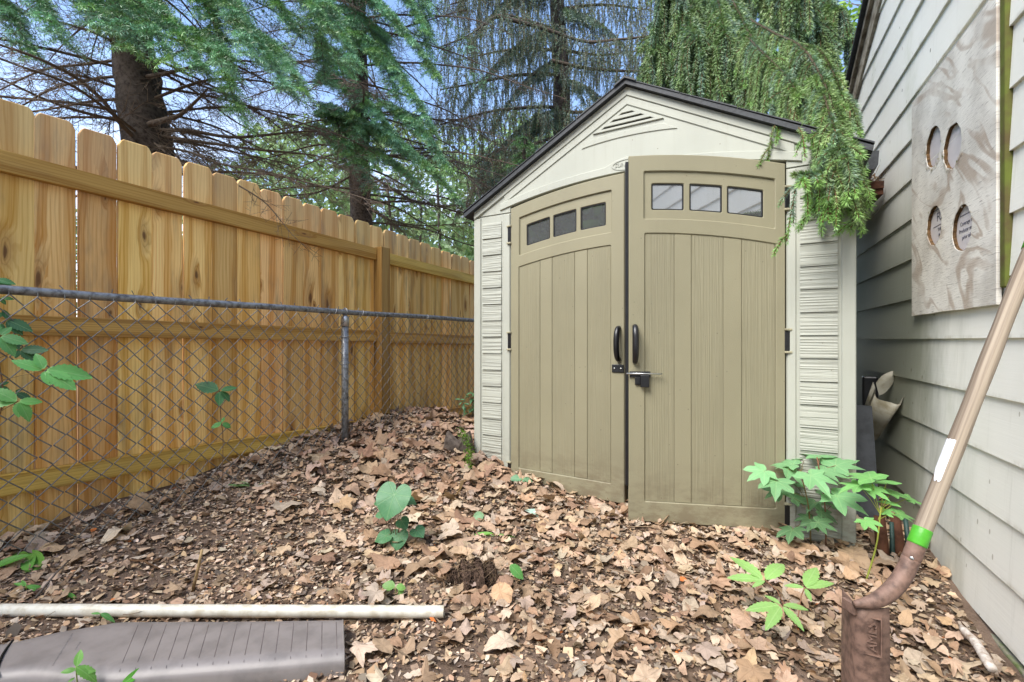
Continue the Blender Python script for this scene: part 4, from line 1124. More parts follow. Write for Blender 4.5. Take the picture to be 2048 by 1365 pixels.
    for ang in np.linspace(0, 2*pi, 6)[:-1]:
        rr = rng.uniform(.55, 1.15, n)*sz; q.append(c0+t_*(np.cos(ang)*rr)[:, None]+s_*(np.sin(ang)*rr*asp)[:, None]+nr*(rng.normal(0, .16, n)*sz)[:, None])
    V = np.stack([c0+nr*(rng.normal(0, .12, n)*sz)[:, None]]+q, 1)
    tri = np.array([[0, 1+i, 1+(i+1) % 5] for i in range(5)]); T = (np.arange(n)[:, None, None]*6+tri[None]).reshape(-1, 3)
    col = pal_dry(n)*rng.uniform(.55, 1.2, (n, 1)); lt = rng.random(n) < .05; col[lt] = np.array([.55, .45, .36])*rng.uniform(.8, 1.1, (lt.sum(), 1)); dk = rng.random(n) < .15; col[dk] *= .4
    bp = p*FP+1024; inp = np.exp(-(((bp-430)/330)**2+((z-1.95)/.7)**2))+np.exp(-(((bp-950)/330)**2+((z-1.28)/.25)**2))+np.exp(-(((bp-150)/300)**2+((z-1.5)/.4)**2)); col *= (.70+.30*np.clip(inp*1.6, 0, 1))[:, None]  # bits among dense leaves darkened: humus tone plus painted shade in the gaps
    rd = rng.random(n) < .004; col[rd] = (.5, .16, .05)
    o = mesh_np('mulch', V.reshape(-1, 3), T, M['bits'], col=np.repeat(col, 6, 0)); tag(o, 'crumbled leaf mulch and soil crumbs', 'mulch', kind='stuff')
    # fine twigs and needles lying about
    a = Acc(); n = 3800; x, y, z, p, *_ = sample(n, 1.3); n = len(x); L = np.clip(rng.lognormal(math.log(.035), .6, n), .012, .22); yaw = rng.uniform(0, 2*pi, n)
    d = np.stack([np.cos(yaw), np.sin(yaw), rng.normal(0, .12, n)], 1)*L[:, None]; A_ = np.stack([x, y, H(x, y)+rng.uniform(.006, .03, n)], 1)
    mid = A_+d*.5+rng.normal(0, .12, (n, 3))*L[:, None]*[1, 1, .4]; mid[:, 2] = np.maximum(mid[:, 2], H(mid[:, 0], mid[:, 1])+.006)
    B_ = A_+d; B_[:, 2] = np.maximum(B_[:, 2], H(B_[:, 0], B_[:, 1])+.006)
    rr = np.clip(L*.017, .0006, .0028); cc = np.where(rng.random((n, 1)) < .5, [[.25, .16, .10]], [[.40, .29, .19]])*rng.uniform(.5, 1.15, (n, 1))
    segs(a, A_, mid, rr, rr*.9, cc); segs(a, mid, B_, rr*.9, rr*.6, cc)
    o = a.build('fallen_twigs', M['twig']); tag(o, 'fine dry twigs and needles scattered through the litter', 'twigs', kind='stuff')
litter()

def board_litter():      # heap of leaves lying on the brown board, clumps at siding joints
    a = Acc(); sA, _ = hs(1778); q = hl(sA, 1.82, .02); th, r1 = polar(SYC, 30); g = leaf_grid(th, r1)
    for _ in range(46):
        f = rnd.random(); pos = Vector((XC+1.12+f*(q.x-XC-1.16), q.y+rnd.uniform(-.02, .35), 1.83+rnd.uniform(0, .07)*(.4+f)))
        c = Vector(pal_dry(1)[0])*rnd.uniform(.5, 1.0)
        green_leaf(a, g, pos, (rnd.gauss(0, .6), rnd.gauss(-.3, .6), 1), (rnd.gauss(0, 1), rnd.gauss(0, 1), rnd.gauss(0, .3)), rnd.uniform(.02, .05), c, .1, rnd.uniform(-.5, .6), .2)
    n = 70; A_ = np.array([(XC+1.10+rnd.random()*(q.x-XC-1.13), q.y+rnd.uniform(-.04, .1), 1.82+rnd.uniform(0, .06)) for _ in range(n)]); B_ = A_+rng.normal(0, .05, (n, 3))*[1, .6, .8]
    segs(a, A_, B_, .0016, .001, (.28, .17, .09))
    o = a.build('leaf_heap', M['dry_leaf'], smooth=True); tag(o, 'heap of dead leaves and twigs caught on the brown board', 'leaf litter', kind='stuff')
board_litter()
#PART3
# ---------------------------------------------------------------- conifers
def needles(acc, S, D, L, nl, cnt, w, col, ang=(45, 75), tipcol=None, fwd0=.0):
    """needled shoots: starts S, unit directions D, lengths L; cnt needles each of length nl, width w"""
    n = len(S)
    if n == 0: return
    t_ = rng.uniform(fwd0, 1, (n, cnt)); base = S[:, None]+D[:, None]*(t_*L[:, None])[..., None]
    r_ = rng.normal(size=(n, cnt, 3)); Dn = D[:, None]; r_ = unit(r_-Dn*(r_*Dn).sum(-1, keepdims=True))
    a = np.radians(rng.uniform(*ang, (n, cnt, 1))); a = a*np.where(t_[..., None] > .9, .5, 1)
    nd = np.cos(a)*Dn+np.sin(a)*r_; sd = unit(np.cross(nd, rng.normal(size=nd.shape)))
    ln = nl*rng.uniform(.75, 1.15, (n, cnt, 1)); tip = base+nd*ln
    mid = base+nd*ln*.45
    V = np.stack([base, mid+sd*w*.5, tip, mid-sd*w*.5], 2).reshape(-1, 3); m = n*cnt
    q = np.arange(m)[:, None]*4+np.array([[0, 1, 2, 3]])
    c = np.repeat(np.asarray(col, float).reshape(-1, 1, 3) if np.ndim(col) > 1 else np.broadcast_to(np.asarray(col, float), (n, 1, 3)), cnt, 1)
    c = c*rng.uniform(.75, 1.25, (n, cnt, 1))
    c = np.repeat(c.reshape(m, 1, 3), 4, 1); c[:, 2] *= 1.12
    acc.add(V, Q=q, col=c.reshape(-1, 3))

class Tree:
    def __init__(s, name, base, label, group=None, cat='tree'):
        s.root = empty(name, base, label, cat, group); s.leaf, s.wood = Acc(), Acc()
    def trunk(s, path, radii, n=26):
        a = Acc(); p = smooth_path(path, n); r = np.interp(np.linspace(0, 1, n), np.linspace(0, 1, len(radii)), radii)
        k = 18; rr = []
        tube(a, p, list(r*(1+.05*np.sin(np.arange(n)*2.3))), k)
        V = a.V[0]; c = V.mean(0); V[:, :2] += rng.normal(0, .006, (len(V), 2)); s.path, s.rad = p, r
        a.build('trunk', M['bark'], s.root, smooth=True)
    def at(s, z):
        return Vector([float(np.interp(z, s.path[:, 2], s.path[:, k])) for k in range(3)])
    def finish(s, crown='crown', mat='needle', twigs='branches'):
        if s.wood.n: s.wood.build(twigs, M['twig'], s.root)
        if s.leaf.n: s.leaf.build(crown, M[mat], s.root)

def bare_limb(tr, pts, r0, r1, col=(.125, .095, .072), dens=1.0, tw=(.18, .5), flat=.35, sub=1.0):
    """a dead limb: tapering path with side twigs, and finer twigs on those"""
    n = max(6, int(len(pts)*4)); p = smooth_path(pts, n); r = np.linspace(r0, r1, n)*.74
    segs(tr.wood, p[:-1], p[1:], r[:-1], r[1:], col, 6)
    L = np.linalg.norm(np.diff(p, axis=0), axis=1).sum(); m = int(L*19*dens)
    if m < 1: return
    f = rng.uniform(.12, 1, m)*(n-1); i = np.minimum(f.astype(int), n-2); g = (f-i)[:, None]
    S = p[i]*(1-g)+p[i+1]*g; D = unit(p[i+1]-p[i]); up = np.array([[0, 0, 1.]])
    side = unit(np.cross(D, up))*rng.choice([-1, 1], (m, 1)); dirs = unit(D*rng.uniform(.4, .9, (m, 1))+side*rng.uniform(.5, 1, (m, 1))+up*rng.normal(-.12, flat, (m, 1)))
    ln = rng.uniform(*tw, (m, 1))*(1.15-.6*(f/(n-1)))[:, None]
    prev = S; d = dirs
    ends, dd, ll = [], [], []
    for k in range(3):
        nx = prev+d*ln/3; rr = np.maximum(.0034*(1-k*.28)*(ln[:, 0]/.35)**.5, .0011)
        segs(tr.wood, prev, nx, rr, rr*.8, np.array(col)*1.15); ends.append((prev, nx)); dd.append(d); prev = nx
        d = unit(d+rng.normal(0, .17, (m, 3))+[0, 0, -.05])
    q = int(6*sub)
    for (a_, b_), d in zip(ends, dd):
        for _ in range(q//2):
            g = rng.uniform(0, 1, (m, 1)); s0 = a_*(1-g)+b_*g
            sd = unit(np.cross(d, rng.normal(size=(m, 3))*[.5, .5, 1])); d2 = unit(d*.75+sd*.75); l2 = ln*rng.uniform(.15, .45, (m, 1))
            e = s0+d2*l2; segs(tr.wood, s0, e, .0019, .0010, np.array(col)*1.3)
            g = rng.uniform(.2, .8, (m, 1)); s1 = s0*(1-g)+e*g; d3 = unit(d2*.7+unit(rng.normal(size=(m, 3)))*.7)
            segs(tr.wood, s1, s1+d3*l2*.45, .0014, .0008, np.array(col)*1.3)

def random_limb(tr, h, az, L, rise=.1, droop=.35, r0=.028, dens=1.0, sub=1.0):
    b = tr.at(h); d = Vector((cos(az), sin(az), 0)); pts = []
    for f in np.linspace(0, 1, 6):
        pts.append(b+d*(L*f)+Vector((0, 0, L*(rise*f-droop*f*f)))+Vector((rnd.gauss(0, .04), rnd.gauss(0, .04), rnd.gauss(0, .03)))*L*.4*f)
    bare_limb(tr, pts, r0, r0*.2, dens=dens, sub=sub)
    return pts

BLUE = np.array([(.17, .345, .165), (.14, .285, .115), (.235, .44, .25), (.19, .35, .105)])
def bough(tr, P0, P1, width, sag=.12, step=.042, shoot=.078, nl=.031, cnt=30, w=.0034, droop=.22, pal=BLUE, sstep=.042, bare=.0, r0=.012):
    P0, P1 = np.array(tuple(P0)), np.array(tuple(P1)); Lb = np.linalg.norm(P1-P0); f = unit((P1-P0)[None])[0]
    up = np.array([0, 0, 1.]); sd = unit(np.cross(f, up)[None])[0]; n = max(6, int(Lb/step))
    tt = np.linspace(0, 1, n); C_ = P0+(P1-P0)*tt[:, None]+up*(sag*Lb*(4*tt*(1-tt)))[:, None]
    segs(tr.wood, C_[:-1], C_[1:], r0*(1-.8*tt[:-1]), r0*(1-.8*tt[1:]), (.10, .07, .05), 5)
    S, D, L, col = [], [], [], []
    for i in range(n):
        t_ = tt[i]
        if t_ < bare: continue
        tang = unit((C_[min(i+1, n-1)]-C_[max(i-1, 0)])[None])[0]
        cb = pal[rng.integers(len(pal))]*rng.uniform(.5, 1.4)
        for s in (-1, 1):
            wl = width*(1-.82*t_**1.2)*rng.uniform(.65, 1.15)
            if wl < .03: continue
            d = unit((tang*rng.uniform(.55, .85)+sd*s*rng.uniform(.6, .9)+up*rng.normal(-droop*.4, .12))[None])[0]
            m = max(2, int(wl/sstep)); pos = C_[i].copy(); dd = d
            for k in range(m):
                S.append(pos.copy()); D.append(dd); L.append(sstep*1.25); col.append(cb)
                if k > 0 or m < 4:
                    for s2 in (-1, 1):
                        if rng.random() < .85:
                            side2 = unit(np.cross(dd, up)[None])[0]*s2
                            d2 = unit((dd*.8+side2*.75+up*rng.normal(-droop, .16))[None])[0]
                            S.append(pos.copy()); D.append(d2); L.append(shoot*rng.uniform(.6, 1.2)*(1 if k < m-1 else .8)); col.append(cb*rng.uniform(.9, 1.2))
                nx = pos+dd*sstep; segs(tr.wood, pos[None], nx[None], .0022, .0018, (.13, .09, .05), 3); pos = nx
                dd = unit((dd-up*droop*.16+rng.normal(0, .05, 3))[None])[0]
            S.append(pos.copy()); D.append(dd); L.append(shoot*.9); col.append(cb*1.15)
        S.append(C_[i]); D.append(tang); L.append(step*1.2); col.append(cb)
    needles(tr.leaf, np.array(S), np.array(D), np.array(L), nl, cnt, w, np.array(col))

def ropes(tr, starts, outs, lens, seg=.045, nl=.02, cnt=24, w=.0024, pal=None, tip=(.17, .30, .085), spread=.12, side=.35, tipn=1, ang=(35, 68), wr=.0028):
    """weeping branchlets: each leaves its limb outwards, then hangs"""
    S, D, L, col = [], [], [], []; A_, B_ = [], []
    for st, ou, ln in zip(starts, outs, lens):
        p = np.array(st, float); d = np.array(ou, float); n = max(2, int(ln/seg)); cb = pal[rng.integers(len(pal))]*rng.uniform(.75, 1.2)
        sway = rng.normal(0, .10, 3)*[1, 1, 0]
        for k in range(n):
            d = unit((d*.62+np.array([0, 0, -1.])*.5+sway*.5+rng.normal(0, .055, 3))[None])[0]
            fr = k/n; cc = cb if k < n-tipn else np.array(tip)*rng.uniform(.8, 1.15)
            S.append(p.copy()); D.append(d); L.append(seg*1.2); col.append(cc)
            if rng.random() < side*(1-fr*.7) and k > 0:
                q = unit((d*.8+unit(rng.normal(size=(1, 3)))[0]*.7)[None])[0]; pp = p.copy(); mm = rng.integers(1, 4)
                for j in range(mm):
                    S.append(pp.copy()); D.append(q); L.append(seg*1.15); col.append(cc if j < mm-1 else cc*.5+np.array(tip)*.5); A_.append(pp.copy()); pp = pp+q*seg; B_.append(pp.copy()); q = unit((q+np.array([0, 0, -.35]))[None])[0]
            A_.append(p.copy()); p = p+d*seg; B_.append(p.copy())
    segs(tr.wood, np.array(A_), np.array(B_), wr, wr*.8, (.17, .105, .055), 4)
    needles(tr.leaf, np.array(S), np.array(D), np.array(L), nl, cnt, w, np.array(col), ang)

def pp(l): return [P(*q) for q in l]

# -- blue spruce behind the fence, trunk near the fence corner seen at the left
def spruce_a():
    b = P(330, HY, 4.05); b.z = 0
    tr = Tree('spruce_tree', b, 'blue-green spruce with thick bare trunk rising right behind the fence pickets', 'spruces beyond the fence')
    tr.trunk([b, P(312, 500, 4.03), P(297, 310, 4.0), P(282, 200, 4.0), P(268, 114, 4.0), P(255, 0, 4.0), P(245, -300, 4.05), P(240, -900, 4.2), P(240, -1500, 4.3)], [.22, .19, .18, .17, .155, .145, .12, .07, .02])
    lim = [([(285, 290, 3.95), (241, 248, 3.7), (207, 203, 3.55), (151, 155, 3.35), (76, 117, 3.15), (0, 90, 3.0), (-80, 60, 2.9)], .026),
           ([(280, 248, 4.0), (234, 241, 3.85), (148, 220, 3.6), (83, 196, 3.4), (0, 158, 3.2), (-60, 140, 3.1)], .022),
           ([(296, 250, 3.9), (330, 240, 3.75), (361, 230, 3.65), (395, 200, 3.55), (415, 178, 3.5)], .034),
           ([(305, 262, 4.0), (379, 262, 3.95), (468, 275, 3.9), (585, 265, 3.85), (640, 262, 3.85)], .027),
           ([(290, 155, 3.95), (330, 148, 3.8), (379, 136, 3.7), (470, 122, 3.6), (560, 130, 3.5)], .026),
           ([(305, 270, 4.0), (413, 286, 3.9), (516, 300, 3.75), (637, 313, 3.65), (700, 344, 3.6)], .021),
           ([(305, 290, 3.95), (380, 305, 3.7), (448, 330, 3.5), (551, 348, 3.35), (613, 375, 3.25)], .017),
           ([(300, 280, 3.95), (360, 325, 3.6), (420, 350, 3.4), (520, 372, 3.2)], .012),
           ([(275, 190, 4.0), (190, 160, 3.9), (100, 130, 3.9), (0, 40, 3.9)], .02), ([(270, 120, 4.0), (200, 70, 3.8), (100, 40, 3.7), (-20, 10, 3.5)], .02),
           ([(300, 200, 3.95), (420, 160, 3.9), (540, 165, 3.8), (660, 185, 3.8)], .018), ([(290, 140, 4.1), (400, 90, 4.3), (520, 85, 4.4), (640, 120, 4.6)], .018),
           ([(298, 230, 4.1), (440, 215, 4.5), (560, 225, 4.8), (680, 250, 5.0)], .018)]
    for l, r in lim: bare_limb(tr, pp(l), r, r*.22, dens=1.1, tw=(.15, .48))
    for k in range(44):
        h = 2.2+2.4*rnd.random(); random_limb(tr, h, rnd.uniform(0, 2*pi), rnd.uniform(1.2, 2.4), .05, .25, .018, .9, .8)
    # green boughs
    W = .42
    for a, c, w, kw in [((250, -110, 3.75), (575, 178, 3.05), .44, {}), ((150, -60, 3.6), (400, 135, 3.0), .40, {}), ((300, -160, 3.5), (500, 105, 2.9), .36, {}), ((180, -90, 3.2), (262, 92, 2.75), .30, {}),
                        ((-40, -60, 3.4), (120, 75, 3.0), .28, {}), ((390, 60, 3.5), (478, 232, 3.15), .20, {}), ((400, -150, 3.7), (660, 60, 3.3), .36, {}),
                        ((-330, 60, 2.6), (72, 288, 2.42), .20, dict(sag=.08)), ((60, -130, 3.1), (215, 60, 2.8), .30, {}), ((200, -50, 3.3), (330, 110, 2.85), .32, {}),
                        ((450, -60, 3.9), (590, 60, 3.6), .24, {}), ((480, 60, 3.6), (600, 175, 3.25), .22, {}), ((560, -80, 4.2), (705, 120, 3.7), .3, {}), ((620, -40, 4.4), (650, 160, 4.0), .25, {}), ((-60, -20, 3.6), (64, 112, 3.2), .22, {}), ((100, -120, 3.9), (182, 46, 3.5), .3, {}), ((340, -60, 3.6), (455, 125, 3.1), .3, {})]:
        bough(tr, P(*a), P(*c), w, **kw)
    for k in range(26):
        h = 4.0+5*rnd.random(); az = rnd.uniform(0, 2*pi); L = 2.5*(1.15-h/10); q = tr.at(h); e = q+Vector((cos(az)*L, sin(az)*L, -L*rnd.uniform(.15, .45)))
        bough(tr, q, e, .5, step=.10, sstep=.07, cnt=16, w=.005, nl=.03, shoot=.11)
    tr.finish()
spruce_a()

def spruce_b():
    b = P(728, HY, 6.0); b.z = 0
    tr = Tree('spruce_tree', b, 'blue-green spruce with slimmer trunk standing between thick-trunked spruce and shed', 'spruces beyond the fence')
    tr.trunk([b, P(722, 440, 6.0), P(719, 320, 6.0), P(718, 200, 6.0), P(716, 0, 6.0), P(715, -400, 6.0), P(715, -900, 6.0)], [.15, .135, .125, .115, .10, .07, .02])
    lim = [([(725, 340, 5.9), (801, 389, 5.6), (857, 410, 5.4), (940, 412, 5.3)], .022), ([(722, 310, 6), (800, 300, 5.7), (868, 302, 5.5), (945, 362, 5.3), (960, 400, 5.2)], .02), ([(715, 345, 6), (650, 380, 5.6), (600, 390, 5.3), (520, 395, 5.1)], .02),
           ([(715, 300, 6), (640, 290, 5.6), (560, 310, 5.4), (480, 330, 5.2)], .02), ([(720, 400, 5.9), (780, 440, 5.6), (850, 452, 5.4), (940, 445, 5.2)], .018), ([(718, 230, 6), (800, 225, 5.8), (880, 240, 5.7), (960, 235, 5.7)], .02),
           ([(715, 190, 6), (640, 165, 5.8), (560, 175, 5.6), (470, 205, 5.5)], .02), ([(716, 120, 6), (800, 60, 6), (860, 40, 6.1), (930, 20, 6.2)], .02), ([(716, 90, 6), (640, 60, 6), (560, 60, 6.1), (480, 80, 6.2)], .02)]
    for l, r in lim: bare_limb(tr, pp(l), r, r*.25, dens=1.2, tw=(.25, .7))
    for k in range(46):
        h = 2.0+3.4*rnd.random(); random_limb(tr, h, rnd.uniform(0, 2*pi), rnd.uniform(1.4, 2.8), .05, .28, .02, .8, .8)
    kw = dict(step=.05, sstep=.05, cnt=24, w=.0050, nl=.032, shoot=.095)
    for a, c, w in [((600, -70, 5.4), (872, 150, 4.8), .60), ((680, 60, 5.5), (862, 255, 4.9), .55), ((650, 160, 5.3), (800, 300, 4.7), .5), ((640, 235, 5.2), (912, 395, 4.5), .55), ((660, 290, 5.2), (840, 380, 4.6), .45),
                    ((700, 20, 5.6), (790, 190, 5.0), .5), ((820, -60, 5.8), (858, 140, 5.4), .35), ((650, 90, 5.3), (720, 270, 4.8), .4), ((660, 210, 5.2), (690, 330, 4.8), .35), ((560, -60, 5.5), (700, 90, 5.0), .5), ((720, -80, 5.6), (850, 60, 5.2), .45),
                    ((640, 260, 5.1), (740, 370, 4.6), .4), ((760, 210, 5.3), (890, 330, 4.8), .4)]:
        bough(tr, P(*a), P(*c), w, **kw)
    for k in range(22):
        h = 5.0+4*rnd.random(); az = rnd.uniform(0, 2*pi); L = 2.6*(1.25-h/9.6); q = tr.at(h); e = q+Vector((cos(az)*L, sin(az)*L, -L*rnd.uniform(.2, .5)))
        bough(tr, q, e, .5, step=.12, sstep=.08, cnt=14, w=.006, nl=.034, shoot=.12)
    tr.finish()
spruce_b()

GREY = np.array([(.13, .19, .125), (.095, .15, .095), (.16, .22, .17), (.11, .17, .08)])
def weeping_far():
    b = P(1128, HY, 9.2); b.z = 0
    tr = Tree('weeping_spruce', b, 'tall grey-green weeping spruce with hanging curtains of twigs far behind the shed', 'spruces beyond the fence')
    tr.trunk([b, P(1126, 400, 9.2), P(1124, 230, 9.2), P(1120, 100, 9.2), P(1110, -100, 9.2), P(1105, -500, 9.2)], [.20, .18, .17, .155, .12, .05])
    lims = [[(1110, 60, 9.0), (1040, 38, 8.2), (994, 33, 7.8), (940, 70, 7.5), (880, 95, 7.3)], [(994, 33, 7.8), (1080, 55, 7.9), (1166, 83, 8.0), (1230, 80, 7.6), (1300, 72, 7.2), (1340, 60, 7)],
            [(1104, 122, 8.4), (1180, 138, 8.2), (1280, 143, 7.8), (1330, 138, 7.4)], [(1120, 215, 9.0), (1060, 215, 8.2), (990, 222, 7.7), (946, 232, 7.4), (880, 250, 7.2)], [(1120, 222, 9), (1173, 224, 8.2), (1220, 200, 7.8), (1300, 190, 7.4)],
            [(1120, 150, 9.0), (1040, 150, 8.4), (960, 165, 8.0), (880, 180, 7.8)], [(1125, 270, 9), (1060, 290, 8.2), (1000, 300, 7.6), (950, 330, 7.2)], [(1125, 290, 9), (1090, 330, 8.2), (1040, 350, 7.8), (990, 365, 7.4)],
            [(1110, -20, 9.2), (1000, -40, 8.4), (900, -20, 7.9)], [(1110, -30, 9.2), (1220, -50, 8.4), (1330, -20, 7.8)], [(1115, 20, 9.2), (1200, 10, 8.8), (1300, 20, 8.4)], [(1110, -10, 9.2), (1040, -30, 8.6), (960, -10, 8.2), (900, 10, 8)],
            [(1120, 100, 9.2), (1200, 110, 9.4), (1300, 100, 9.4)], [(1120, 100, 9.3), (1020, 100, 9.6), (920, 120, 9.8)]]
    for li, l in enumerate(lims):
        p = smooth_path(pp(l), 20); r = np.linspace(.035, .010, 20); segs(tr.wood, p[:-1], p[1:], r[:-1], r[1:], (.085, .065, .05), 6)
        L = np.linalg.norm(np.diff(p, axis=0), axis=1).sum(); m = int(L*60); f = rng.uniform(.05, 1, m)*19; i = np.minimum(f.astype(int), 18); st = p[i]+(p[i+1]-p[i])*(f-i)[:, None]
        st = st+rng.normal(0, .13, (m, 3))*[1, 1, .5]
        ou = unit(rng.normal(size=(m, 3))*[1, 1, .3]); ln = rng.uniform(.25, 1.05, m)*(.75 if li in (1, 2) else 1)
        ropes(tr, st, ou, ln, .075, .030, 15, .0075, GREY*1.15, tip=(.10, .15, .07), side=.22, wr=.003)
        bare_limb(tr, pp(l), .02, .006, dens=.5, tw=(.3, .8), sub=.5)
    for a, c, w in [((1110, -40, 9), (940, 90, 8), .7), ((1115, 60, 9), (930, 210, 8), .7), ((1118, 120, 9), (985, 260, 8.2), .6), ((1120, 160, 9), (1240, 240, 8.2), .6), ((1120, 20, 9), (1270, 120, 8.2), .6), ((1120, 220, 9), (960, 350, 8.2), .6), ((1120, 240, 9), (1010, 330, 8.2), .5), ((1105, -90, 9), (1010, 20, 8.4), .5), ((1125, 300, 9), (920, 420, 8.4), .6)]:
        bough(tr, P(*a), P(*c), w, step=.10, sstep=.07, cnt=18, w=.0085, nl=.04, shoot=.13, droop=.8, pal=GREY)
    # curtain of drooping twigs along the trunk and a fresh light green leader by the shed roof
    for k in range(60):
        h = 2.2+5*rnd.random(); q = tr.at(h)+Vector((rnd.gauss(0, .35), rnd.gauss(0, .35), 0)); ropes(tr, [q], [(rnd.gauss(0, 1), rnd.gauss(0, 1), 0)], [rnd.uniform(.4, 1.0)], .08, .03, 12, .0065, GREY, side=.3)
    tr.finish()
weeping_far()

NOR = np.array([(.20, .30, .115), (.14, .22, .095), (.25, .35, .135), (.19, .29, .19), (.16, .25, .085)])
def young_spruce():
    b = P(1050, HY, 6.4); b.z = 0
    tr = Tree('young_spruce', b, 'young spruce with bright green tips just above the left roof slope', 'spruces beyond the fence')
    tr.trunk([b, P(1050, 420, 6.4), P(1048, 330, 6.4), P(1052, 268, 6.4)], [.06, .045, .025, .008])
    kw = dict(step=.06, sstep=.05, cnt=18, w=.0045, nl=.028, shoot=.08, pal=np.array([(.10, .22, .06), (.13, .28, .07), (.08, .17, .05)]))
    for k in range(34):
        f = k/34; h = 1.6+2.2*f; q = tr.at(min(h, 3.85)); az = k*2.4; L = .75*(1.05-f)+.12; bough(tr, q, q+Vector((cos(az)*L, sin(az)*L, -L*.55)), L*.45, **kw)
    tr.finish()
young_spruce()

def weeping_near():
    b = P(1420, HY, 7.0); b.z = 0
    tr = Tree('norway_spruce', b, 'dense weeping spruce whose green boughs hang over the shed roof and its front corner', 'spruces beyond the fence')
    tr.trunk([b, P(1425, 300, 6.9), P(1430, 0, 6.8), P(1430, -400, 6.8)], [.2, .18, .15, .09])
    lims = [  # limb path, rope length range, count factor, seg
        ([(1430, -60, 6.0), (1480, 20, 4.6), (1540, 62, 3.4), (1600, 92, 2.75), (1640, 150, 2.35), (1666, 215, 2.15), (1676, 268, 2.08)], (.18, .52), 1.25),
        ([(1430, -40, 6.0), (1470, 40, 4.6), (1500, 80, 3.6), (1530, 110, 3.0), (1570, 150, 2.6), (1600, 195, 2.38)], (.25, .55), 1.15),
        ([(1600, 92, 2.75), (1640, 104, 2.65), (1668, 150, 2.5), (1688, 200, 2.4)], (.2, .5), 1.3),
        ([(1430, -90, 6.0), (1460, -10, 4.9), (1480, 30, 4.2), (1500, 70, 3.7), (1530, 120, 3.4)], (.35, .7), 1.1),
        ([(1430, -100, 6.2), (1400, -40, 5.2), (1385, 0, 4.6), (1380, 40, 4.2), (1390, 80, 3.9)], (.4, .9), 1.3),
        ([(1430, -120, 6.2), (1360, -40, 5.4), (1330, 10, 4.9), (1315, 60, 4.6), (1312, 95, 4.4)], (.45, .9), 1.3),
        ([(1430, -110, 6.2), (1430, -30, 5.0), (1440, 20, 4.2), (1450, 70, 3.8)], (.4, .8), 1.3),
        ([(1430, -100, 6.4), (1540, -60, 5.2), (1620, -20, 4.6), (1680, 20, 4.2)], (.35, .8), 1.2),
        ([(1430, -80, 6.4), (1520, -30, 5.0), (1590, 10, 4.4), (1640, 60, 4.0)], (.35, .7), 1.2),
        ([(1430, -150, 6.4), (1500, -120, 5.2), (1560, -80, 4.4), (1600, -40, 3.9)], (.35, .7), 1.1),
        ([(1430, -140, 6.3), (1380, -120, 5.2), (1350, -80, 4.6), (1340, -30, 4.3)], (.4, .8), 1.1),
        ([(1430, 40, 6.6), (1390, 90, 5.6), (1370, 130, 5.1)], (.5, .8), 1.0), ([(1430, 60, 6.6), (1480, 110, 5.4), (1500, 150, 4.8)], (.5, .8), 1.0), ([(1430, 60, 6.6), (1560, 110, 5.2), (1620, 160, 4.6)], (.5, .8), 1.0),
        ([(1600, 92, 2.75), (1632, 150, 2.42), (1662, 235, 2.06), (1680, 300, 1.92)], (.12, .34), 1.3), ([(1680, 268, 2.08), (1676, 318, 1.98), (1650, 345, 1.93), (1588, 350, 1.93)], (.05, .22), .9)]
    for l, lr, cf in lims:
        p = smooth_path(pp(l), 26); n = 26; zz = l[-1][2]; r = np.linspace(.018, .005, n) if zz > 2.5 else np.linspace(.011, .003, n)
        segs(tr.wood, p[:-1], p[1:], r[:-1], r[1:], (.075, .055, .036), 6)
        cl = NOR[rng.integers(len(NOR), size=n-1)]; dv = p[1:]-p[:-1]; needles(tr.leaf, p[:-1], unit(dv), np.linalg.norm(dv, axis=1), .024 if zz < 3.2 else .034, 90, .003 if zz < 3.2 else .005, cl)
        L = np.linalg.norm(np.diff(p, axis=0), axis=1).sum(); near = zz < 3.2
        m = int(min(L, 3.0)*(33 if near else 38)*cf); f = (1-rng.uniform(0, 1, m)**1.35)*(n-1) if near else rng.uniform(.15, 1, m)*(n-1); i = np.minimum(f.astype(int), n-2); st = p[i]+(p[i+1]-p[i])*(f-i)[:, None]
        tang = unit(p[i+1]-p[i]); sd = unit(np.cross(tang, [[0, 0, 1.]]))*rng.choice([-1, 1], (m, 1)); ou = unit(sd*rng.uniform(.3, 1.0, (m, 1))+tang*rng.uniform(.2, .8, (m, 1))+[0, 0, .15])
        ln = rng.uniform(*lr, m)
        if zz < 2.5: Rv = np.array([cos(TH), sin(TH), 0.]); ou = unit(ou-Rv*np.maximum((ou*Rv).sum(1, keepdims=True)-.22, 0))
        if near: ropes(tr, st, ou, ln, .038, .030, 72, .0028, NOR*1.1, tip=(.24, .43, .11), side=.13, ang=(32, 60), wr=.0028)
        else: ropes(tr, st, ou, ln, .060, .042, 54, .0055, NOR*.95, tip=(.16, .27, .09), side=.16, ang=(32, 58), wr=.0035)
    # low drooping tip in front of the shed corner
    st = [P(1668, 325, 1.95), P(1670, 335, 1.93), P(1650, 345, 1.93), P(1620, 350, 1.92), P(1600, 352, 1.92), P(1664, 330, 1.92), P(1672, 300, 1.95), P(1676, 300, 1.94), P(1670, 260, 1.98), P(1680, 250, 2.0), P(1660, 350, 1.91), P(1668, 345, 1.9), P(1540, 240, 2.25), P(1560, 235, 2.22), P(1590, 225, 2.2), P(1530, 200, 2.3), P(1550, 250, 2.2), P(1597, 255, 2.1), P(1690, 232, 2.14), P(1700, 222, 2.16), P(1684, 250, 2.1), P(1694, 262, 2.08), P(1676, 240, 2.1), P(1698, 275, 2.06), P(1700, 232, 2.16), P(1690, 218, 2.2), P(1682, 262, 2.07), P(1688, 240, 2.12)]
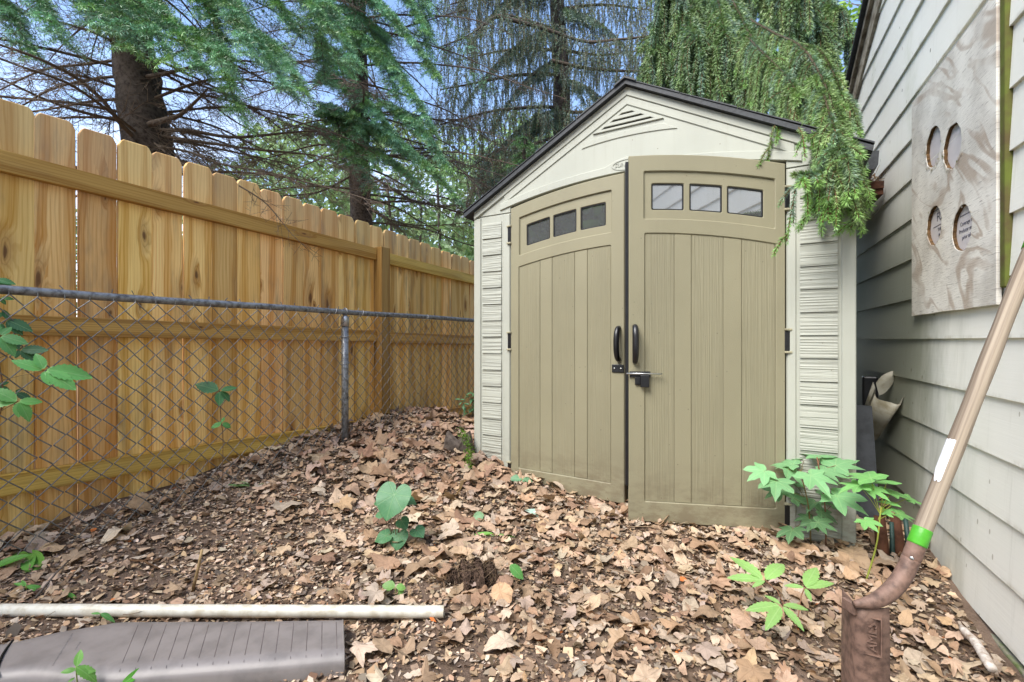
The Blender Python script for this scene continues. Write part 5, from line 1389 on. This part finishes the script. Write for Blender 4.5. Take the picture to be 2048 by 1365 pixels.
    ropes(tr, st, [(rnd.gauss(0, .3), rnd.gauss(-.2, .2), -.3) for _ in st], [rnd.uniform(.16, .30) for _ in st], .034, .019, 46, .0026, NOR*1.1, tip=(.20, .40, .09), side=.55, tipn=3)
    tr.finish()
weeping_near()

# ---------------------------------------------------------------- broadleaf trees
def leaf_cloud(acc, cen, rad, n, size, pal, seedclump=0):
    cen = np.array(tuple(cen)); u = unit(rng.normal(size=(n, 3)))*(rng.uniform(0, 1, (n, 1))**.4)*np.array(rad)
    c = cen+u; nr = unit(rng.normal(size=(n, 3))+[0, -.2, .9]); t_ = unit(np.cross(nr, rng.normal(size=(n, 3)))); s_ = np.cross(nr, t_); z = size*rng.uniform(.6, 1.3, (n, 1))
    V = np.stack([c-t_*z, c-t_*z*.2+s_*z*.5, c+t_*z*.35+s_*z*.42, c+t_*z, c+t_*z*.35-s_*z*.42, c-t_*z*.2-s_*z*.5], 1).reshape(-1, 3)
    q = np.arange(n)[:, None]*6; Q = np.concatenate([q+[[0, 1, 4, 5]], q+[[1, 2, 3, 4]]])
    col = pal[rng.integers(len(pal), size=n)]*rng.uniform(.75, 1.25, (n, 1))
    acc.add(V, Q=Q, col=np.repeat(col, 6, 0))
YG = np.array([(.20, .34, .055), (.15, .28, .045), (.27, .42, .07)])
def broadleaf(name, b, h, r, label, pal, n, size, lean=(0, 0), grp=None, clumps=22):
    tr = Tree(name, b, label, grp); top = b+Vector((lean[0], lean[1], h))
    tr.trunk([b, b.lerp(top, .35)+Vector((.1, .05, 0)), b.lerp(top, .7), top], [r, r*.8, r*.5, r*.1], 14)
    for k in range(clumps):
        f = rnd.uniform(.35, 1.0); q = tr.at(b.z+h*f*.98); az = rnd.uniform(0, 2*pi); L = h*.30*rnd.uniform(.4, 1.1)*(1.25-f*.6)
        e = q+Vector((cos(az)*L, sin(az)*L, L*rnd.uniform(.0, .5))); pts = [q, q.lerp(e, .5)+Vector((0, 0, .06*L)), e]
        p = smooth_path(pts, 8); segs(tr.wood, p[:-1], p[1:], np.linspace(r*.22, r*.07, 7), np.linspace(r*.2, r*.05, 7), (.12, .095, .07), 5)
        m = 14; s0 = np.array(tuple(e))+rng.normal(0, .05, (m, 3)); s1 = s0+rng.normal(0, L*.28, (m, 3)); segs(tr.wood, s0, s1, .012, .004, (.13, .10, .075), 3)
        leaf_cloud(tr.leaf, e, (L*.45, L*.45, L*.32), n//clumps, size, pal)
    tr.finish(mat='far_leaf')
def far_trees():
    b = P(1690, HY, 10.5); b.z = 0; broadleaf('maple_tree', b, 8.2, .16, 'yellow-green maple showing between the weeping spruce and house eave', YG, 3400, .075, (-.2, .3))
    b = P(1235, HY, 13.5); b.z = 0; broadleaf('maple_tree', b, 6.6, .16, 'yellow-green maple glimpsed through the hanging curtains above the shed ridge', YG, 3600, .085)
    # pale woodland far beyond, one mass
    a = Acc(); pal = np.array([(.22, .33, .15), (.27, .38, .18), (.17, .27, .13), (.32, .42, .24)])
    for k in range(230):
        px = rnd.uniform(-500, 1500) if k < 130 else rnd.uniform(520, 1180); z = rnd.uniform(13, 24); h = rnd.uniform(1.5, 8.0 if k < 130 else 9.5)*(1 if px > 450 else .8)*z/19; c = P(px, HY, z); c.z = h
        leaf_cloud(a, c, (1.3, 1.3, .9), 190, .13, pal)
    for k in range(30):
        px = rnd.uniform(-400, 1450); z = rnd.uniform(13, 22); c = P(px, HY, z); c.z = 0; e = c+Vector((rnd.gauss(0, .3), rnd.gauss(0, .3), rnd.uniform(4, 6))); segs(a, np.array([tuple(c)]), np.array([tuple(e)]), .09, .03, (.10, .08, .06), 6)
    o = a.build('distant_woodland', M['far_leaf']); tag(o, 'pale green leafy woodland far beyond the fence', 'woodland', kind='stuff')
    # trees behind the lens: they only show mirrored in the shed windows
    for i, (x, y, h) in enumerate(((-5.2, -7.5, 6.5), (-2.0, -9.0, 7.5), (1.5, -8.5, 7), (-8.5, -5.5, 6.5), (-3.7, -6.6, 7.2))):
        broadleaf('garden_tree', Vector((x, y, 0)), h, .16, 'leafy garden tree mirrored in the shed door windows', np.array([(.05, .12, .02), (.07, .15, .025), (.03, .07, .015)]), 4600, .24, grp='garden trees behind the viewer', clumps=26)
far_trees()

def fence_twig():
    a = Acc(); main = smooth_path([P(478, 372, 2.30), P(505, 388, 2.32), P(535, 410, 2.35), P(560, 440, 2.36), P(585, 470, 2.37), P(612, 496, 2.38)], 16)
    segs(a, main[:-1], main[1:], np.linspace(.0045, .0015, 15), np.linspace(.0042, .0012, 15), (.13, .09, .06), 5)
    for k in range(30):
        i = rng.integers(2, 15); s0 = main[i]; d = unit((main[i]-main[i-1]+rng.normal(0, .035, 3))[None])[0]; L = rng.uniform(.05, .16); e = s0+d*L; segs(a, s0[None], e[None], .0012, .0007, (.14, .10, .06))
        for _ in range(3): g = rng.uniform(.2, .9); q = s0+(e-s0)*g; segs(a, q[None], (q+unit(rng.normal(size=(1, 3)))[0]*L*.3)[None], .0009, .0006, (.14, .10, .06))
    o = a.build('dead_twig', M['twig']); tag(o, 'dead bare spruce twig hanging over the wooden pickets', 'twig')
fence_twig()

# ---------------------------------------------------------------- small plants
G1, G2, G3 = (.19, .40, .18), (.055, .19, .06), (.27, .48, .14)
tM, rM = polar(MAPLE, 56); gM = leaf_grid(tM, rM, (.4, .75, 1.0)); tH, rH = polar(HEART, 40); gH = leaf_grid(tH, rH); gO = oval_grid(1, .46, 17, .10); gO2 = oval_grid(1, .30, 9, .0)

def saplings():
    def plant(lab, base, stem_top, leaves, colr, stemcol):
        g, z = on_ground(*base); root = empty('maple_seedling', g, lab, 'seedling', 'maple seedlings by the shed corner')
        sa, la = Acc(), Acc(); top = P(stem_top[0], stem_top[1], z*.985); mid = g.lerp(top, .5)+Vector((.012, .0, 0)); tube(sa, smooth_path([g-Vector((0, 0, .02)), mid, top], 8), [.0032]*4+[.0026]*4, 6, stemcol)
        for (px, py, sz, dz, cs, tipdir) in leaves:
            zz = z+dz; c = P(px, py, zz); s = sz/FP*zz*.64
            t3 = cam2w(tipdir[0], tipdir[1], 0)-cam2w(0, 0, 0); t3.z = -.22
            nrm = Vector((rnd.gauss(0, .16), rnd.gauss(-.22, .14), 1))
            tt = t3.normalized()
            att = c-tt*s*.45; k = min(1, max(.15, (att.z-g.z)/max(.02, (top.z-g.z)))); node = g.lerp(top, max(.3, min(1, k-.08)))
            tube(sa, [node, node.lerp(att, .5)+Vector((0, 0, .008)), att], .0012, 5, stemcol, cap=False)
            green_leaf(la, gM, att, nrm, tt, s*1.06, np.array(colr)*cs, .08, .22, .07)
        sa.build('stem', M['twig'], root, smooth=True); la.build('foliage', M['green_leaf'], root, smooth=True)
    plant('maple seedling with tiers of broad leaves in front of the open door hinge', (1622, 1090), (1600, 940),
          [(1514, 948, 62, -.05, 1.1, (-1, -.3)), (1552, 972, 72, -.12, 1.1, (-.6, -1)), (1566, 930, 62, .05, 1.05, (-.6, .6)), (1592, 948, 66, -.04, 1.05, (.3, -1)), (1600, 915, 58, .12, 1.0, (.1, 1)), (1545, 985, 50, -.02, .8, (-1, -.2)),
           (1600, 1000, 50, .04, .55, (.8, .1)), (1580, 1068, 58, -.10, .55, (-.7, -.7)), (1604, 1038, 40, .0, .5, (-.6, .3)), (1590, 968, 46, .1, .7, (.6, .6))], G1, (.16, .12, .05))
    plant('tallest maple seedling with stacked dark lower leaves before the shingled corner strip', (1652, 1098), (1634, 915),
          [(1640, 962, 78, -.12, 1.1, (.2, -1)), (1630, 912, 64, .1, 1.0, (.1, 1)), (1690, 935, 78, .0, 1.05, (1, .2)), (1668, 950, 66, -.06, 1.0, (.8, -.6)), (1700, 1005, 88, -.16, 1.15, (.5, -1)), (1622, 1012, 46, .03, .5, (-.6, -.3)),
           (1660, 1030, 52, -.04, .55, (.8, -.4)), (1620, 1052, 40, -.06, .5, (-.7, -.5)), (1652, 1052, 50, -.10, .55, (.7, -.7)), (1672, 1012, 46, .05, .7, (.8, .4)), (1648, 988, 40, .06, .6, (.3, .9))], G1, (.20, .10, .06))
    plant('spreading maple seedling with yellow-green stems next to the split logs', (1728, 1165), (1762, 1015),
          [(1720, 955, 78, .03, 1.0, (-.2, 1)), (1755, 985, 62, -.03, 1.1, (.4, -.8)), (1800, 990, 58, .03, 1.05, (1, -.1)), (1742, 1050, 46, -.10, 1.25, (.1, -1)), (1812, 1032, 46, -.03, .9, (.9, -.2)), (1782, 1008, 40, .03, 1.2, (.6, .5)), (1768, 965, 50, .05, .95, (.4, .9)), (1700, 975, 60, .0, 1.0, (-.9, .1)), (1780, 1028, 34, -.02, 1.2, (.6, -.4)), (1826, 1000, 44, .05, .9, (1, .1))], (.17, .40, .12), (.30, .34, .06))
saplings()

def palmate(la, J, tips, z, col, w=.42, lift=.0):
    for px, py, dz in tips:
        t_ = P(px, py, z+dz); d = t_-J; L = d.length; n = Vector((rnd.gauss(0, .1), -.30, 1)) if lift == 0 else (cam2w(0, 0, 0)-J).normalized()*.8+Vector((rnd.gauss(0, .2), rnd.gauss(0, .2), .45))
        green_leaf(la, (gO[0]*[w/.46, 1], gO[1]), J+d*.07, n, d, L*.94, np.array(col)*rnd.uniform(.88, 1.12), .18, .04, .04)

def small_plants():
    # pale hickory-like seedling in the right foreground
    g, z = on_ground(1592, 1262); root = empty('hickory_seedling', g, 'pale green seedling with three leaf fans in the right foreground', 'seedling'); sa, la = Acc(), Acc()
    for J, tips in (((1563, 1210, 0), ((1492, 1224, .0), (1531, 1262, -.10), (1607, 1264, -.12), (1614, 1226, -.02), (1530, 1196, .08))), ((1530, 1160, .12), ((1464, 1176, .10), (1468, 1150, .22), (1557, 1158, .17), (1528, 1188, .02))), ((1610, 1175, .08), ((1576, 1186, .05), (1621, 1210, -.06), (1654, 1196, .06), (1628, 1163, .16)))):
        zz = z-.10+J[2]; j = P(J[0], J[1], zz); palmate(la, j, tips and [(a, b, c*.6) for a, b, c in tips], zz, G3, .33)
        tube(sa, [g, g.lerp(j, .6)+Vector((0, 0, .03)), j], .0018, 5, (.30, .16, .10), cap=False)
    sa.build('stem', M['twig'], root, smooth=True); la.build('foliage', M['green_leaf'], root, smooth=True)
    # heart-leaved violet in the middle
    g, z = on_ground(792, 1094); root = empty('violet_plant', g, 'heart-leaved plant with one large veined leaf in the middle of the litter', 'plant'); sa, la = Acc(), Acc()
    for px, py, sz, nrm, tip, cs in ((786, 1000, 82, (.32, -.75, .75), (0, -.35, -1), 1.05), (764, 1000, 44, (0, -.4, 1), (-1, -.3, -.1), .95), (812, 1000, 46, (.2, -.2, 1), (1, .5, 0), .8), (767, 1074, 40, (.2, -.5, 1), (-.7, -.6, -.3), 1.0), (797, 1078, 46, (.3, -.8, .8), (.2, -.4, -1), .85), (836, 1063, 36, (.1, -.4, 1), (1, -.3, -.1), .9), (806, 1046, 32, (.2, -.5, .8), (.7, -.2, -.3), .7), (760, 1030, 22, (.2, -.5, .8), (-.7, -.2, -.3), 1.1)):
        c = P(px, py, z*(.97 if sz > 60 else .99)); s = sz/FP*z*.58; t_ = Vector(tip).normalized(); att = c-t_*s*.2
        tube(sa, smooth_path([g, g.lerp(att, .5)+Vector((0, 0, .02)), att], 6), .0016, 5, (.16, .12, .06), cap=False)
        green_leaf(la, gH, att, nrm, tip, s, np.array((.10, .27, .12))*cs, .10, .18, .05)
    sa.build('stem', M['twig'], root, smooth=True); la.build('foliage', M['green_leaf'], root, smooth=True)
    # creeper on the chain link, frame edge
    zc = 1.74; g = P(-30, 1060, zc); g.z = Hs(g.x, g.y); root = empty('creeper_vine', g, 'bright five-leaflet creeper climbing the chain-link at the frame edge', 'vine'); sa, la = Acc(), Acc()
    fans = [((88, 741), ((30, 737), (80, 703), (166, 728), (146, 766), (94, 777)), 1.65, (.14, .40, .10)), ((36, 803), ((-12, 818), (76, 796), (70, 824), (38, 836), (-5, 800)), 1.62, (.14, .38, .09)),
            ((0, 672), ((46, 678), (20, 650), (-40, 660), (30, 700), (-10, 705)), 1.68, (.12, .34, .10)), ((12, 640), ((48, 646), (20, 618), (40, 662)), 1.74, (.05, .17, .06)), ((40, 700), ((78, 690), (66, 712), (30, 718), (18, 695)), 1.76, (.05, .16, .06)),
            ((-10, 560), ((22, 560), (8, 548)), 1.76, (.06, .2, .06)), ((0, 596), ((28, 598), (10, 610)), 1.76, (.06, .2, .06)), ((-4, 772), ((22, 776), (10, 760), (8, 792)), 1.76, (.05, .16, .06)), ((30, 786), ((58, 788), (44, 776)), 1.77, (.05, .15, .06)), ((-20, 640), ((14, 636), (-4, 620), (10, 660)), 1.72, (.08, .25, .08))]
    stem = smooth_path([g, P(-20, 900, zc), P(6, 800, zc), P(-6, 700, zc+.02), P(-12, 600, zc+.03), P(-24, 520, zc+.03)], 24); segs(sa, stem[:-1], stem[1:], .0024, .0022, (.20, .11, .06), 6)
    for J, tips, z, colr in fans:
        j = P(*J, z); palmate(la, j, [(a, b, rnd.uniform(-.02, .02)) for a, b in tips], z, colr, .50, 1)
        k = np.argmin(np.abs(stem[:, 2]-j.z+.05)); tube(sa, [Vector(stem[k]), j], .0014, 5, (.30, .20, .08), cap=False)
    sa.build('stem', M['twig'], root, smooth=True); la.build('foliage', M['green_leaf'], root, smooth=True)
    g = P(444, 960, 2.36); g.z = Hs(g.x, g.y); root = empty('creeper_sprig', g, 'small dark three-leaved creeper sprig threaded through the chain-link middle', 'vine'); sa, la = Acc(), Acc()
    for J, tips, colr in (((440, 782), ((394, 774), (470, 768), (438, 813), (465, 790)), (.055, .18, .06)), ((444, 846), ((425, 860), (460, 850), (440, 836), (432, 848)), (.10, .32, .07))):
        j = P(*J, 2.34); palmate(la, j, [(a, b, rnd.uniform(-.02, .02)) for a, b in tips], 2.34, colr, .62, 1)
    tube(sa, smooth_path([g, P(446, 880, 2.36), P(442, 840, 2.36), P(438, 780, 2.36)], 10), .0018, 5, (.16, .10, .06)); sa.build('stem', M['twig'], root, smooth=True); la.build('foliage', M['green_leaf'], root, smooth=True)
    # sprouts
    def sprout(name, lab, base, lv, colr, zoff=0.0, grid=gO2, cat='sprout', stem=True):
        g, z = on_ground(*base); root = empty(name, g, lab, cat); la, sa = Acc(), Acc(); zz = z+zoff
        for jx, jy, tx, ty in lv:
            j, t_ = P(jx, jy, zz), P(tx, ty, zz-.01); d = t_-j; green_leaf(la, grid, j, (cam2w(0, 0, 0)-j).normalized()+Vector((rnd.gauss(0, .2), rnd.gauss(0, .2), .7)), d, d.length, np.array(colr)*rnd.uniform(.85, 1.15), .2, .1, .05)
        if stem:
            j = P(lv[0][0], lv[0][1], zz); tube(sa, [g, g.lerp(j, .5)+Vector((.002, 0, 0)), j], .0015, 5, (.25, .30, .08)); sa.build('stem', M['twig'], root, smooth=True)
        la.build('foliage', M['green_leaf'], root, smooth=True)
    sprout('weed_sprout', 'small upright sprout with notched leaves before the brown downspout', (156, 1400), [(152, 1334, 178, 1302), (152, 1340, 122, 1346), (152, 1343, 174, 1337), (150, 1356, 144, 1354), (153, 1334, 158, 1312)], (.16, .38, .07), -.02, gO)
    sprout('broad_grass_plant', 'single broad green blade poking up before the downspout extension', (236, 1410), [(238, 1376, 262, 1332)], (.10, .36, .03), 0, gO2, 'plant')
    sprout('weed_sprout', 'two-leaved sprout peeping over the white plastic pipe', (201, 1240), [(201, 1228, 182, 1224), (201, 1228, 226, 1224), (201, 1228, 206, 1222)], (.09, .27, .06), -.03)
    sprout('weed_sprout', 'small forked sprout in the mulch below the broad pale leaf', (52, 1182), [(52, 1172, 26, 1164), (52, 1172, 86, 1156), (52, 1172, 50, 1160)], (.11, .32, .05))
    sprout('weed_sprout', 'tiny green sprout on a curled brown leaf behind the pipe', (134, 1198), [(134, 1186, 146, 1176), (134, 1188, 128, 1178), (134, 1192, 142, 1188)], (.13, .36, .05))
    sprout('clover_sprout', 'little round-leaved clover sprout behind the pipe end', (792, 1196), [(790, 1174, 766, 1164), (792, 1174, 806, 1166), (794, 1188, 804, 1180), (786, 1194, 802, 1200), (790, 1196, 780, 1198)], (.20, .40, .10), 0, (gO[0]*[1.7, 1], gO[1]))
    sprout('maple_sprout', 'tiny blue-green sprout at the foot of the nearly shut door', (1046, 966), [(1044, 958, 1020, 956), (1046, 958, 1066, 954), (1044, 960, 1050, 966)], (.18, .36, .20), 0, (gO[0]*[1.5, 1], gO[1]))
    sprout('single_leaf', 'single folded green leaf standing in bare litter at mid yard', (1040, 1165), [(1020, 1130, 1044, 1160)], (.10, .30, .07), 0, (gO[0]*[1.3, 1], gO[1]), 'leaf')
    sprout('single_leaf', 'small round green leaf lying near the violet plant', (958, 1040), [(968, 1030, 944, 1038)], (.22, .40, .20), 0, (gO[0]*[1.7, 1], gO[1]), 'leaf', False)
    sprout('grass_sprig', 'few bright grass blades lying flat beyond the soil clod', (968, 1072), [(988, 1068, 938, 1066), (990, 1071, 944, 1070), (985, 1066, 950, 1062), (990, 1070, 1030, 1076)], (.17, .42, .05), 0, (gO2[0]*[.35, 1], gO2[1]), 'grass', False)
    sprout('grass_sprig', 'dark grass tuft at the foot of the chain-link', (490, 975), [(500, 972, 452, 976), (500, 974, 470, 966), (505, 974, 530, 962), (500, 970, 480, 960), (495, 974, 455, 970), (505, 974, 520, 958)], (.11, .22, .05), 0, (gO2[0]*[.3, 1], gO2[1]), 'grass', False)
    # broad pale lily leaf flopped on the mulch
    g, z = on_ground(30, 1135); root = empty('lily_leaf', g, 'broad pale green flopped leaf on the mulch at the frame edge', 'leaf'); la = Acc()
    green_leaf(la, (gO2[0]*[1.5, 1], gO2[1]), P(86, 1136, z), (.1, -.5, 1), P(-30, 1086, z)-P(86, 1136, z), .24, (.19, .42, .07), .35, -.15, .02); green_leaf(la, (gO2[0]*[1.2, 1], gO2[1]), P(60, 1142, z-.02), (.2, -.6, 1), P(20, 1084, z)-P(60, 1142, z), .13, (.17, .42, .08), .3, .1, .02)
    green_leaf(la, (gO2[0]*[1.2, 1], gO2[1]), P(-20, 1140, z-.04), (.2, -.6, 1), P(4, 1096, z)-P(-20, 1140, z), .11, (.12, .34, .05), .3, .1, .02)
    la.build('foliage', M['green_leaf'], root, smooth=True)
    # leafy shrub tuft at the shed's far corner
    g = P(945, 835, 3.75); g.z = Hs(g.x, g.y); root = empty('small_shrub', g, 'small leafy green shrub between fence and shed corner', 'shrub'); sa, la = Acc(), Acc()
    for k in range(9):
        e = P(945+rnd.gauss(0, 14), 800+rnd.uniform(-30, 14), 3.7+rnd.gauss(0, .06)); pth = smooth_path([g, g.lerp(e, .6)+Vector((0, 0, .02)), e], 7); segs(sa, pth[:-1], pth[1:], .002, .0018, (.14, .12, .06), 4)
        for q in pth[2:]:
            for s in (-1, 1): green_leaf(la, gO2, Vector(q), (rnd.gauss(0, .4), rnd.gauss(-.4, .3), 1), (rnd.gauss(0, 1), rnd.gauss(0, 1), .1), rnd.uniform(.035, .06), (.07, .20, .08), .15, .2, .03)
    sa.build('stem', M['twig'], root); la.build('foliage', M['green_leaf'], root, smooth=True)
    # rotten mossy stump in the leaf mound
    c, z = on_ground(905, 905); a = Acc(); N, K = 9, 26; V = []
    for i in range(N):
        f = i/(N-1)
        for j in range(K):
            th = 2*pi*j/K; r = (.105-.03*f)*(1+.22*sin(3*th+1)+.12*sin(7*th+f*2))+rnd.uniform(-.008, .008); V.append((c.x+r*cos(th), c.y+.06+r*sin(th), c.z-.08+.17*f*(1+.25*sin(2*th+.6))))
    V.append((c.x, c.y+.06, c.z+.07)); Q = [[i*K+j, i*K+(j+1) % K, (i+1)*K+(j+1) % K, (i+1)*K+j] for i in range(N-1) for j in range(K)]; T = [[N*K, (N-1)*K+j, (N-1)*K+(j+1) % K] for j in range(K)]
    root = empty('mossy_stump', c, 'rotten tree stump with a streak of bright moss in the leaf mound', 'stump'); a.add(np.array(V), T=np.array(T), Q=np.array(Q)); a.build('stump_wood', M['bark'], root)
    ma = Acc(); n = 520; path = smooth_path([P(922, 862, z-.10), P(932, 880, z-.13), P(940, 905, z-.14), P(936, 925, z-.15), P(944, 942, z-.16)], 60); base = path[rng.integers(60, size=n)]+rng.normal(0, .014, (n, 3)); d = unit(rng.normal(size=(n, 3))+[.2, -.6, .9]); s_ = unit(np.cross(d, rng.normal(size=(n, 3)))); L = rng.uniform(.012, .028, (n, 1))
    V = np.stack([base-s_*.003, base+s_*.003, base+d*L], 1).reshape(-1, 3); ma.add(V, T=np.arange(n*3).reshape(-1, 3), col=np.repeat(np.array([(.12, .24, .03)])*rng.uniform(.5, 1.3, (n, 1)), 3, 0)); ma.build('moss', M['moss'], root)
    # dark soil clod with roots
    c, z = on_ground(950, 1160); a = Acc(); n = 2600; u = unit(rng.normal(size=(n, 3))); u[:, 2] = np.abs(u[:, 2]); p = np.array(tuple(c))+u*np.array([.085, .075, .055])*(1+.25*np.sin(u[:, :1]*9+u[:, 1:2]*7)); s = rng.uniform(.004, .011, (n, 1)); t_ = unit(np.cross(u, rng.normal(size=(n, 3)))); b_ = np.cross(u, t_)
    V = np.stack([p-t_*s, p+b_*s*.8, p+t_*s, p-b_*s*.7+u*s*.6], 1).reshape(-1, 3); col = np.repeat(np.array([(.07, .045, .032)])*rng.uniform(.4, 1.8, (n, 1)), 4, 0); a.add(V, Q=np.arange(n*4).reshape(-1, 4), col=col)
    k = 130; s0 = p[:k]; segs(a, s0, s0+rng.normal(0, .035, (k, 3))+[0, 0, .006], .0011, .0007, (.20, .14, .09)); o = a.build('soil_clod', M['bits']); tag(o, 'dark crumbly soil clod with fine roots at mid yard', 'soil')
small_plants()

# ---------------------------------------------------------------- light, sky, lens
def world():
    w = bpy.data.worlds.new('World'); bpy.context.scene.world = w; w.use_nodes = True
    nt = w.node_tree; bg = nt.nodes['Background']; sk = nt.nodes.new('ShaderNodeTexSky'); sk.sky_type = 'NISHITA'
    el, az = R(50), R(196)       # sun high behind the lens
    sk.sun_disc = False; sk.sun_elevation = el; sk.sun_rotation = az; sk.altitude = 1500; sk.air_density = 1.0; sk.dust_density = 1.2; sk.ozone_density = 1.0
    tc = nt.nodes.new('ShaderNodeTexCoord'); sx = nt.nodes.new('ShaderNodeSeparateXYZ'); nt.links.new(tc.outputs['Generated'], sx.inputs[0])
    mp = nt.nodes.new('ShaderNodeMapping'); mp.inputs[3].default_value = (2.2, 2.2, 5.0); nt.links.new(tc.outputs['Generated'], mp.inputs[0])
    nz = nt.nodes.new('ShaderNodeTexNoise'); nz.inputs['Scale'].default_value = 1.6; nz.inputs['Detail'].default_value = 6; nt.links.new(mp.outputs[0], nz.inputs['Vector'])
    def rng_(src, lo, hi, a, b_):
        r = nt.nodes.new('ShaderNodeMapRange'); r.interpolation_type = 'SMOOTHSTEP'; nt.links.new(src, r.inputs[0]); r.inputs[1].default_value = lo; r.inputs[2].default_value = hi; r.inputs[3].default_value = a; r.inputs[4].default_value = b_; return r.outputs[0]
    cl = nt.nodes.new('ShaderNodeMath'); cl.operation = 'MULTIPLY'; nt.links.new(rng_(nz.outputs[0], .42, .66, .06, 1), cl.inputs[0]); nt.links.new(rng_(sx.outputs[2], .10, .50, 1, 0), cl.inputs[1])
    mx = nt.nodes.new('ShaderNodeMix'); mx.data_type = 'RGBA'; nt.links.new(cl.outputs[0], mx.inputs[0]); nt.links.new(sk.outputs[0], mx.inputs[6]); mx.inputs[7].default_value = (4.2, 4.35, 4.6, 1)   # thin white cloud low in the sky
    nt.links.new(mx.outputs[2], bg.inputs[0]); bg.inputs[1].default_value = .14
    l = bpy.data.lights.new('sun', 'SUN'); l.energy = 2.3; l.angle = R(36); l.color = (1.0, .955, .88)
    o = bpy.data.objects.new('sun', l); C.objects.link(o)
    d = Vector((sin(az)*cos(el), cos(az)*cos(el), sin(el))); o.rotation_euler = d.to_track_quat('Z', 'Y').to_euler(); o.location = d*20
    c = bpy.data.cameras.new('camera'); c.lens = 36*FP/2048; c.sensor_width = 36; c.clip_start = .02; c.clip_end = 500
    o = bpy.data.objects.new('camera', c); C.objects.link(o); o.location = (0, 0, CZ); o.rotation_euler = (pi/2, 0, TH)
    sc = bpy.context.scene; sc.camera = o
    sc.view_settings.view_transform = 'Standard'; sc.view_settings.look = 'None'; sc.view_settings.exposure = 1.66; sc.view_settings.gamma = 1
    sc.cycles.max_bounces = 8; sc.cycles.diffuse_bounces = 4; sc.cycles.transmission_bounces = 4; sc.cycles.use_denoising = True; sc.cycles.use_adaptive_sampling = False
world()
